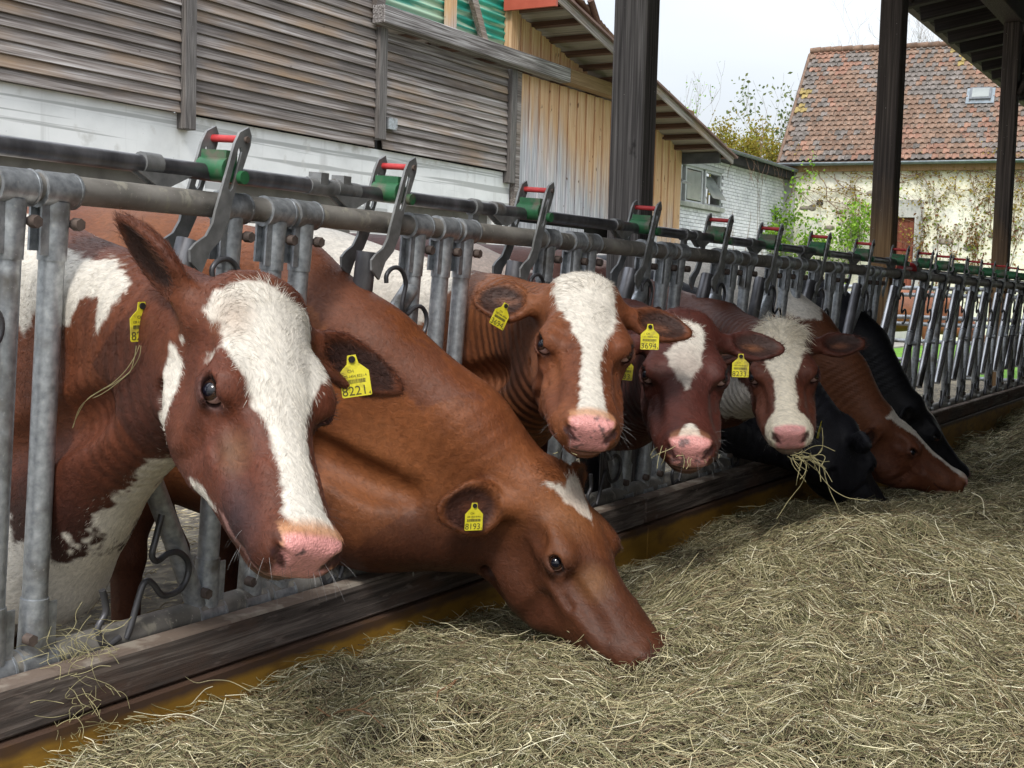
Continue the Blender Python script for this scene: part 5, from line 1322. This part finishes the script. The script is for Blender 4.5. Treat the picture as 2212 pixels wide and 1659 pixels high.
def hide_mat(name, rough=.55, coatfur=.35, wrinkle=0.):
    t = NT(name); a = t.n('ShaderNodeAttribute'); a.attribute_name = 'col'; w = t.n('ShaderNodeAttribute'); w.attribute_name = 'nose'
    co = t.coords('Object', False)
    st = t.noise(co, 130, (.35, 1, .55), 4, .6, .8); st2 = t.noise(co, 420, (.3, 1, .6), 2); fine = t.noise(co, 22, (1, 1, 1), 5)
    c = t.mix(a.outputs['Color'], (1, 1, 1), 0.0)
    mul = t.n('ShaderNodeMix', data_type='RGBA', blend_type='MULTIPLY'); mul.inputs[0].default_value = 1
    t.l(a.outputs['Color'], mul.inputs[6])
    v = t.n('ShaderNodeCombineColor'); k = t.mr(st, .3, .7, .78, 1.22)
    for i in range(3): t.l(k, v.inputs[i])
    t.l(v.outputs[0], mul.inputs[7]); mul.clamp_result = False
    t.l(mul.outputs[2], t.b.inputs['Base Color'])
    rg = t.n('ShaderNodeMapRange'); t.l(w.outputs['Fac'], rg.inputs[0]); rg.inputs[3].default_value = rough; rg.inputs[4].default_value = .22
    t.l(rg.outputs[0], t.b.inputs['Roughness']); t.b.inputs['Specular IOR Level'].default_value = .30
    t.b.inputs['Sheen Weight'].default_value = 0
    h = t.n('ShaderNodeMath', operation='MULTIPLY_ADD'); t.l(st, h.inputs[0]); h.inputs[1].default_value = .7; t.l(fine, h.inputs[2])
    if wrinkle:
        wr = t.n('ShaderNodeAttribute'); wr.attribute_name = 'fold'
        h2 = t.n('ShaderNodeMath', operation='MULTIPLY_ADD'); t.l(wr.outputs['Fac'], h2.inputs[0]); h2.inputs[1].default_value = wrinkle; t.l(h.outputs[0], h2.inputs[2]); h = h2
    vo = t.n('ShaderNodeTexVoronoi'); vo.inputs['Scale'].default_value = 260; t.l(co, vo.inputs['Vector'])
    nv = t.n('ShaderNodeMath', operation='MULTIPLY'); t.l(vo.outputs['Distance'], nv.inputs[0]); t.l(w.outputs['Fac'], nv.inputs[1])
    ad = t.n('ShaderNodeMath', operation='MULTIPLY_ADD'); t.l(nv.outputs[0], ad.inputs[0]); ad.inputs[1].default_value = -.40; t.l(h.outputs[0], ad.inputs[2])
    t.bump(ad.outputs[0], .45, .007)
    return t.m
HIDE = hide_mat('cow_hide', wrinkle=3.0)
FURM = strand_mat('cow_fur', .5)
EYEM = None
def eye_mat():
    t = NT('cow_eye'); co = t.coords('Object', False)
    sp = t.n('ShaderNodeSeparateXYZ'); t.l(co, sp.inputs[0])
    c = t.ramp(t.mr(sp.outputs['Z'], .0, .0215), [(0, (.5, .34, .32)), (.46, (.46, .30, .28)), (.52, (.055, .028, .017)), (.76, (.04, .02, .013)), (.83, (.004, .004, .008)), (1, (.004, .005, .012))])
    t.done(c, .10, 0, .5); t.b.inputs['Coat Weight'].default_value = .25; t.b.inputs['Coat Roughness'].default_value = .03; return t.m
EYEM = eye_mat()
def eye_mesh():
    m = bpy.data.meshes.new('eye'); bm = bmesh.new(); bmesh.ops.create_uvsphere(bm, u_segments=24, v_segments=16, radius=EYE_R - .0006)
    for f in bm.faces: f.smooth = True
    bm.to_mesh(m); bm.free(); m.materials.append(EYEM); return m
EYEMESH = eye_mesh()
TAGM = mat('yellow_ear_tag', [(.3, (.62, .55, .02)), (.7, (.78, .70, .05))], 40, rough=.45, bump=.03, spots=[(60, (1, 1, 1), .55, .72, (.42, .35, .04)), (18, (1, 1, 1), .58, .72, (.36, .29, .06))])
INK = mat('tag_print', [(.3, (.07, .06, .02)), (.7, (.11, .10, .03))], 40, rough=.6, bump=0)
def text_mesh(s, size, name='lettering'):
    cu = bpy.data.curves.new(name, 'FONT'); cu.body = s; cu.size = size; cu.align_x = 'CENTER'; cu.align_y = 'CENTER'; cu.resolution_u = 3; cu.extrude = .0003
    o = bpy.data.objects.new(name, cu); COL.objects.link(o); dg = bpy.context.evaluated_depsgraph_get()
    me = bpy.data.meshes.new_from_object(o.evaluated_get(dg)); bpy.data.objects.remove(o); bpy.data.curves.remove(cu); return me
def ear_tag(cow, num, serial, last, origin, xdir, ydir, scale=1., label=None):
    """xdir: reading direction, ydir: up on the tag"""
    x = unit(xdir); y = np.array(ydir, float); y = unit(y - x * (x @ y)); z = np.cross(x, y)
    e = empty('ear_tag', parent=cow)
    e.matrix_local = Matrix([(*[x[i] * scale, y[i] * scale, z[i] * scale], origin[i]) for i in range(3)] + [(0, 0, 0, 1)])
    if label: e['label'] = label
    O = [(-.026, -.058), (.026, -.058), (.028, -.056), (.028, -.012), (.020, -.004), (.011, .004), (.008, .020), (-.008, .020), (-.011, .004), (-.020, -.004), (-.028, -.012), (-.028, -.056)]
    MB().prism([(a, b, 0) for a, b in O], (0, 0, -.0018)).build('tag_plate', TAGM, e)
    MB().tube([(0, .012, -.004), (0, .012, .004)], .0065, 10).build('tag_button', BLACK, e)
    def put(s, size, px, py): o = obj('lettering', text_mesh(s, size), INK, e, (px, py, .0002))
    if not num: return e
    put('CH', .0085, -.006, -.010); put(serial, .0068, 0, -.0195); put(num, .0245, -.003, -.0475); put(last, .009, .0245, -.0535)
    b = MB(); r = random.Random(num); xx = -.022
    while xx < .020:
        w = r.choice([.0006, .001, .0016]); b.box((xx, -.033, 0), (xx + w, -.0255, .0004)); xx += w + r.choice([.0005, .0009])
    b.build('bar_code', INK, e)
    return e

def fur(name, cow, V, Q, N, n, length, rad, seed, region=None, tufts=()):
    r = np.random.default_rng(seed); c = COWS[name]; o, M = c['o'], c['M']
    a, b, cc, d = (V[Q[:, i]] for i in range(4)); cen = (a + b + cc + d) / 4
    area = np.linalg.norm(np.cross(cc - a, d - b), axis=1) / 2
    w = area * (cen[:, 0] > c.get('fur_from', -.45)) * (cen[:, 2] > .45); Lc = (cen - o) @ M
    nose = (Lc[:, 1] > .485) & (Lc[:, 1] < .6) & (np.abs(Lc[:, 0]) < .06); w[nose] = 0
    for sg in (1, -1): w[np.linalg.norm(Lc - EYE_C * (sg, 1, 1), axis=1) < .027] = 0
    w /= w.sum(); i = r.choice(len(Q), n, p=w); u, v = r.uniform(0, 1, (2, n, 1))
    P0 = (a[i] * (1 - u) + b[i] * u) * (1 - v) + (d[i] * (1 - u) + cc[i] * u) * v
    nn = N[Q[i, 0]]; L = (P0 - o) @ M
    # growth direction: down the face, back and down over neck and body
    Yh, Zh, Xh = M[:, 1], M[:, 2], M[:, 0]
    head = (L[:, 1] > -.02) & (L[:, 1] < .6) & (np.abs(L[:, 0]) < .3) & (L[:, 2] > -.37)
    fy = np.where(L[:, 1] > .19, 1., -1. + 1.6 * np.clip(np.abs(L[:, 0]) / .10, 0, 1))
    fh = Yh[None] * fy[:, None] + Xh[None] * (np.sign(L[:, 0]) * .45)[:, None]
    fb = np.array([[-.75, 0., -.75]]) * np.ones((n, 1)); f = np.where(head[:, None], fh, fb)
    sw = vnoise(P0, 9., 44, 2); f = f + np.cross(nn, f) * (sw * .9)[:, None] + r.normal(0, .13, (n, 3))
    f = f - nn * (f * nn).sum(1)[:, None]; f /= np.linalg.norm(f, axis=1)[:, None] + 1e-6
    col, _ = coat(name, P0, nn, jitter=r.normal(0, .004, n)); col = col * r.uniform(.62, 1.30, (n, 1))
    ln = length * r.uniform(.6, 1.3, n); isw = col.min(1) > .3
    ln = np.where(isw & head & (L[:, 1] < .28), ln * 1.3, ln)
    lift = np.full(n, .20)
    for cy, rr, mult, lf in tufts:
        m = np.clip(1.2 - np.sqrt((L[:, 0] / rr[0]) ** 2 + ((L[:, 1] - cy[1]) / rr[1]) ** 2 + ((L[:, 2] - cy[2]) / rr[2]) ** 2), 0, 1)
        ln = ln * (1 + (mult - 1) * m * r.uniform(.4, 1.2, n)); lift = lift + lf * m
        f = f + r.normal(0, 1, (n, 3)) * (m * .8)[:, None]; f /= np.linalg.norm(f, axis=1)[:, None]
    for sg, (dd_, cn_, Le_, *_w) in zip((1, -1), c['ears']):     # long hair inside and along the ears
        d_ = unit(dd_); q_ = L - np.array([sg * .088, .018, -.062]); te = q_ @ d_
        em = (te > .05) & (te < Le_ * 1.2 + .06) & (np.linalg.norm(q_ - te[:, None] * d_, axis=1) < .065) & (sg * q_[:, 0] > 0)
        fe = M @ d_; f = np.where(em[:, None], fe[None] + r.normal(0, .45, (n, 3)), f); ln = np.where(em, ln * 1.5, ln); lift = np.where(em, .35, lift)
    f = f - nn * (f * nn).sum(1)[:, None] * .8; f /= np.linalg.norm(f, axis=1)[:, None] + 1e-6
    k = 4; t = np.linspace(0, 1, k)[None, :, None]
    Pt = P0[:, None, :] - nn[:, None, :] * .001 + (f[:, None, :] * t + nn[:, None, :] * (lift[:, None, None] * t * (1.15 - .75 * t))) * ln[:, None, None]
    rd = np.array([1, .9, .65, .2])[None, :] * (rad * r.uniform(.7, 1.3, n))[:, None]
    f_ = curves_obj('fur', Pt, rd, col, FURM, cow); f_['kind'] = 'stuff'; return f_

NFUR = {'A': (110000, .012, .00030), 'B': (120000, .011, .00032), 'C': (70000, .012, .00036), 'D': (34000, .012, .00042), 'E': (30000, .014, .00048), 'F': (9000, .014, .0006), 'G': (16000, .014, .0006), 'H': (6000, .014, .0007)}
TUFTS = {'A': [((0, .01, .0), (.09, .05, .06), 1.7, .12)], 'B': [((0, -.005, .0), (.07, .05, .06), 3.2, .4)], 'C': [((0, .0, .0), (.08, .06, .06), 2.2, .15)],
         'D': [((0, .0, .0), (.08, .05, .06), 2.4, .4)], 'E': [((0, .0, .0), (.10, .07, .08), 5.0, .9), ((0, .09, .0), (.10, .10, .08), 2.6, .2)], 'F': [((0, .0, .0), (.08, .05, .06), 2.5, .5)]}
LABELS = {'A': 'nearest cow, red brown with a broad white blaze, pink nose and yellow ear tag 8221',
          'B': 'chestnut cow bending down to the hay in the foreground, small white star, tag 8193',
          'C': 'light brown cow with a long white blaze, speckled pink nose and tag 3694',
          'D': 'dark red cow with a white star and snip and tag 8233',
          'E': 'brown cow with a shaggy cream topknot and pink muzzle, hay in its mouth',
          'F': 'black cow feeding below the shaggy topknot cow, white mark on its face',
          'G': 'brown cow with a narrow white stripe stretching down to the hay, white shoulders',
          'H': 'farthest black cow feeding behind the striped brown cow'}
COWOBJ = {}
def whiskers(name, cow, V, N, n, seed):
    r = np.random.default_rng(seed); c = COWS[name]; L = (V - c['o']) @ c['M']
    m = np.nonzero((L[:, 1] > .40) & (L[:, 1] < .535) & (L[:, 2] < -.055) & (L[:, 2] > -.2) & (np.abs(L[:, 0]) < .1))[0]
    i = r.choice(m, n); P0 = V[i]; d = N[i] + c['M'][:, 1] * .5 + r.normal(0, .25, (n, 3)) - [0, 0, .15]; ln = r.uniform(.010, .032, (n, 1))
    P = np.stack([P0, P0 + d * ln * .5, P0 + d * ln - [0, 0, .004]], 1) - c['root']
    col = np.where(r.uniform(0, 1, (n, 1)) < .5, .35, .06) * np.ones((n, 3)); o = curves_obj('whiskers', P, np.full((n, 3), .00018) * np.array([1, .8, .3]), col, FURM, cow); o['kind'] = 'stuff'
def make_cow(name):
    c = COWS[name]; V, Q = build_cow_mesh(name)
    root = np.array([c['x0'] - .8, c['yb'], 0.])
    e = empty('cow', root); tag(e, LABELS[name], 'cow')
    me = array_mesh('body', V - root, Q); me.update()
    N = np.empty(len(V) * 3, 'f'); me.vertices.foreach_get('normal', N); N = N.reshape(-1, 3)
    me.materials.append(HIDE)
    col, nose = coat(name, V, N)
    ca = me.attributes.new('col', 'FLOAT_COLOR', 'POINT'); ca.data.foreach_set('color', np.concatenate([col, np.ones((len(V), 1))], 1).astype('f').ravel())
    na = me.attributes.new('nose', 'FLOAT', 'POINT'); na.data.foreach_set('value', nose.astype('f'))
    # skin folds across the neck
    L = (V - c['o']) @ c['M']; hd_ = np.linalg.norm(V - (c['o'] + c['M'] @ np.array([0, .05, -.1])), axis=1)
    ph = hd_ * 190 + vnoise(V, 4, 2, 2) * 5; wgt = np.clip((hd_ - .17) / .06, 0, 1) * np.clip((.52 - hd_) / .15, 0, 1) * (L[:, 1] < .25) * c.get('folds', .5)
    for sg, (dd_, cn_, Le_, *_w) in zip((1, -1), c['ears']):
        d_ = unit(dd_); q_ = L - np.array([sg * .088, .018, -.062]); te = q_ @ d_
        wgt = wgt * ~((te > .0) & (te < Le_ + .08) & (np.linalg.norm(q_ - te[:, None] * d_, axis=1) < .075) & (sg * q_[:, 0] > 0))
    fo = me.attributes.new('fold', 'FLOAT', 'POINT'); fo.data.foreach_set('value', (np.sin(ph) * .5 * wgt).astype('f'))
    body = obj('body', me, None, e)
    for sg in (1, -1):
        w = c['o'] + c['M'] @ (EYE_C * (sg, 1, 1)); n = c['M'] @ (EYE_N * (sg, 1, 1)); g = c.get('gaze'); 
        if g is not None: n = unit(n * .75 + np.array(g) * .45)
        q = Vector(n).to_track_quat('Z', 'Y')
        obj('eye', EYEMESH, None, e, tuple(w - root), q.to_euler())
        if name in 'ABCDE':      # lashes along the upper lid
            n0 = EYE_N * (sg, 1, 1); t0 = unit(np.array([-.15 * sg, 1, -.25])); t0 = unit(t0 - n0 * (t0 @ n0)); b0 = np.cross(n0, t0) * 1.; b0 = b0 if b0[2] > 0 else -b0
            rr = np.random.default_rng(5); nl = 46; uu = rr.uniform(-1, 1, nl); P0 = EYE_C * (sg, 1, 1) + n0 * (.0225 - .004 * uu[:, None] ** 2) + b0 * (.0135 - .006 * uu[:, None] ** 2) + t0 * (uu[:, None] * .020)
            dv = n0 * .8 + b0 * (.15 + .1 * rr.normal(0, 1, (nl, 1))) + t0 * (uu[:, None] * .35 + .12 * rr.normal(0, 1, (nl, 1))); ll = .020 * rr.uniform(.6, 1.1, (nl, 1))
            LP = np.stack([P0, P0 + dv * ll * .5 - b0 * ll * .12, P0 + dv * ll - b0 * ll * .10], 1)
            LP = c['o'] + LP @ c['M'].T - root
            curves_obj('eyelashes', LP, np.full((nl, 3), .0004) * np.array([1, .8, .3]), np.full((nl, 3), .03), FURM, e)
    if name in NFUR:
        k, ln, rd = NFUR[name]; fo_ = fur(name, e, V, Q, N, k, ln, rd, ord(name), tufts=TUFTS.get(name, ())); fo_.location = tuple(-root)
    c['root'] = root; COWOBJ[name] = e
    if name in 'ABCDE': whiskers(name, e, V, N, 55, 9)
    return e
COWS['A']['folds'] = .35; COWS['C']['folds'] = 1.0; COWS['B']['folds'] = .12; COWS['D']['folds'] = .6
COWS['A']['gaze'] = unit((-.2, -1., .0))
LABELS['I'] = 'distant brown cow grazing in the field behind the far tubular gate'
style('I', base=(.17, .06, .03), gold=(.26, .10, .045), dark=(.07, .03, .02), tan=.3)
for nm in 'ABCDEFGHI': make_cow(nm)

def tag_on(name, pos_h, xdir, ydir, num, serial, last, scale=1., label=None):
    """pos_h in head coordinates, directions in world"""
    c = COWS[name]; w = c['o'] + c['M'] @ np.array(pos_h, float) - c['root']
    ear_tag(COWOBJ[name], num, serial, last, w, xdir, ydir, scale, label)
RT = np.array([.863, .505, 0.]); UPV = np.array([0, 0, 1.]); 
def tag_px(name, w, xdir, ydir, *a, **k):
    c = COWS[name]; ear_tag(COWOBJ[name], *a, np.array(w) - c['root'], xdir, ydir, **k)
# ---------------------------------------------------------------- ear tags, straws
FWD = np.array([-.503, .861, -.07])
def tg(name, w, xd, yd, num, serial, last, scale=1., label=None):
    c = COWS[name]; ear_tag(COWOBJ[name], num, serial, last, np.array(w) - c['root'], xd, yd, scale, label)
tg('A', (.628, 1.930, 1.052), RT + .17 * UPV, UPV - .17 * RT, '8221', '120 1454 8221.4', '4', 1.0)
tg('A', (.322, 1.700, 1.142), RT * .62 + FWD * .75 + .1 * UPV, UPV, '8221', '120 1454 8221.4', '4', .92)
tg('B', (.462, 2.640, .668), RT * .80 + FWD * .45, UPV - .04 * RT, '8193', '120 1454 8193.1', '1', .86)
tg('C', (.372, 2.905, 1.150), RT * .62 + FWD * .45 - .33 * UPV, UPV + .1 * RT, '3694', '120 1408 3694.6', '6', .86)
tg('C', (.692, 3.120, 1.105), RT, UPV, '3694', '120 1408 3694.6', '6', .86)
tg('D', (.545, 3.285, 1.010), RT - .08 * UPV, UPV, '8233', '120 1434 8233.7', '7', .88)
tg('D', (.762, 3.615, 1.016), RT, UPV + .02 * RT, '8233', '120 1434 8233.7', '7', .88)
tg('F', (.425, 5.550, .650), RT * .35 + FWD * .9, UPV + .2 * RT, '', '', '', 1.0)
tg('G', (.515, 6.010, .500), RT * .7 + FWD * .5, UPV - .1 * RT, '', '', '', .95)

rs = random.Random(12)
def strand(pts, jit=.0): return [Vector(p) + Vector((rs.gauss(0, jit), rs.gauss(0, jit), rs.gauss(0, jit))) for p in pts]
A_ST = [(.343, 1.674, 1.083), (.319, 1.680, 1.053), (.273, 1.692, 1.02), (.21, 1.713, .994), (.143, 1.740, .974), (.092, 1.760, .943), (.051, 1.776, .902)]
wisp('straw', 'long thin straw clinging to the neck of the nearest cow', [strand(A_ST), strand(A_ST, .004), strand(A_ST[:5], .005)], 'straw', .0007)
def mouthful(m, n, reach, seed, L=.10):
    r = random.Random(seed); out = []
    for _ in range(n):
        p = Vector(m) + Vector((r.gauss(0, .022), r.gauss(0, .018), r.gauss(0, .005))); pl = [p]
        d = Vector((reach[0] + r.gauss(0, .45), reach[1] + r.gauss(0, .45), reach[2] + r.gauss(0, .35))).normalized(); l = L * r.uniform(.4, 1.5)
        for _ in range(3): d = (d + Vector((r.gauss(0, .55), r.gauss(0, .55), r.gauss(-.25, .4)))).normalized(); p = p + d * l / 3; pl.append(p)
        out.append(pl)
    return out
wisp('hay_mouthful', 'bunch of hay hanging from the mouth of the cow with the shaggy topknot', mouthful((.752, 4.232, .672), 30, (.9, .35, .12), 3, .11) + mouthful((.79, 4.25, .66), 3, (.3, .2, -.9), 4, .18), 'hay', .0012)
wisp('straw', 'short straw held in the lips of the light brown cow', mouthful((.672, 2.735, .815), 3, (-.8, -.1, -.2), 5, .05), 'straw', .0009)
wisp('straw', 'few straws stuck on the speckled nose of the dark red cow', mouthful((.728, 3.176, .800), 6, (-.2, -.1, -.5), 6, .06) + mouthful((.795, 3.19, .770), 5, (0, -.1, -.8), 7, .05), 'straw', .0008)
# thick woody stalks lying on the hay
for i, (x, y, a, l, lab) in enumerate([(.50, 2.10, -.55, .36, 'reddish woody stalk lying on the hay nearest the kerb'), (.66, 2.22, -1.2, .22, 'short woody stalk leaning on the hay below the feeding cow'), (1.05, 2.45, .3, .26, 'pale thick stalk on the hay in the middle foreground')]):
    P0 = Vector((x, y, 0)); d = Vector((math.cos(a), math.sin(a), 0)); pts = []
    for k in range(7):
        q = P0 + d * l * (k / 6 - .5) + Vector((0, .012 * math.sin(k * 1.3), 0)); q.z = float(hay_z(np.array([q.x]), np.array([q.y]))[0]) + .030 + .004 * math.sin(k * 2.1); pts.append(q)
    o = empty('stalk', pts[3]); tag(o, lab, 'stalk')
    MB().tube([p - pts[3] for p in pts], [.0026, .0025, .0024, .0022, .002, .0018, .0012], 6).build('stem', mat('woody_stalk', [(.3, (.20, .10, .05)), (.7, (.36, .21, .11))], 30) if i < 2 else mat('pale_stalk', [(.3, (.45, .40, .22)), (.7, (.6, .55, .33))], 30), o)
    MB().tube([pts[4] - pts[3], pts[4] - pts[3] + Vector((.03, .03, .025))], [.0014, .0006], 5).build('twig', bpy.data.materials['woody_stalk'], o)
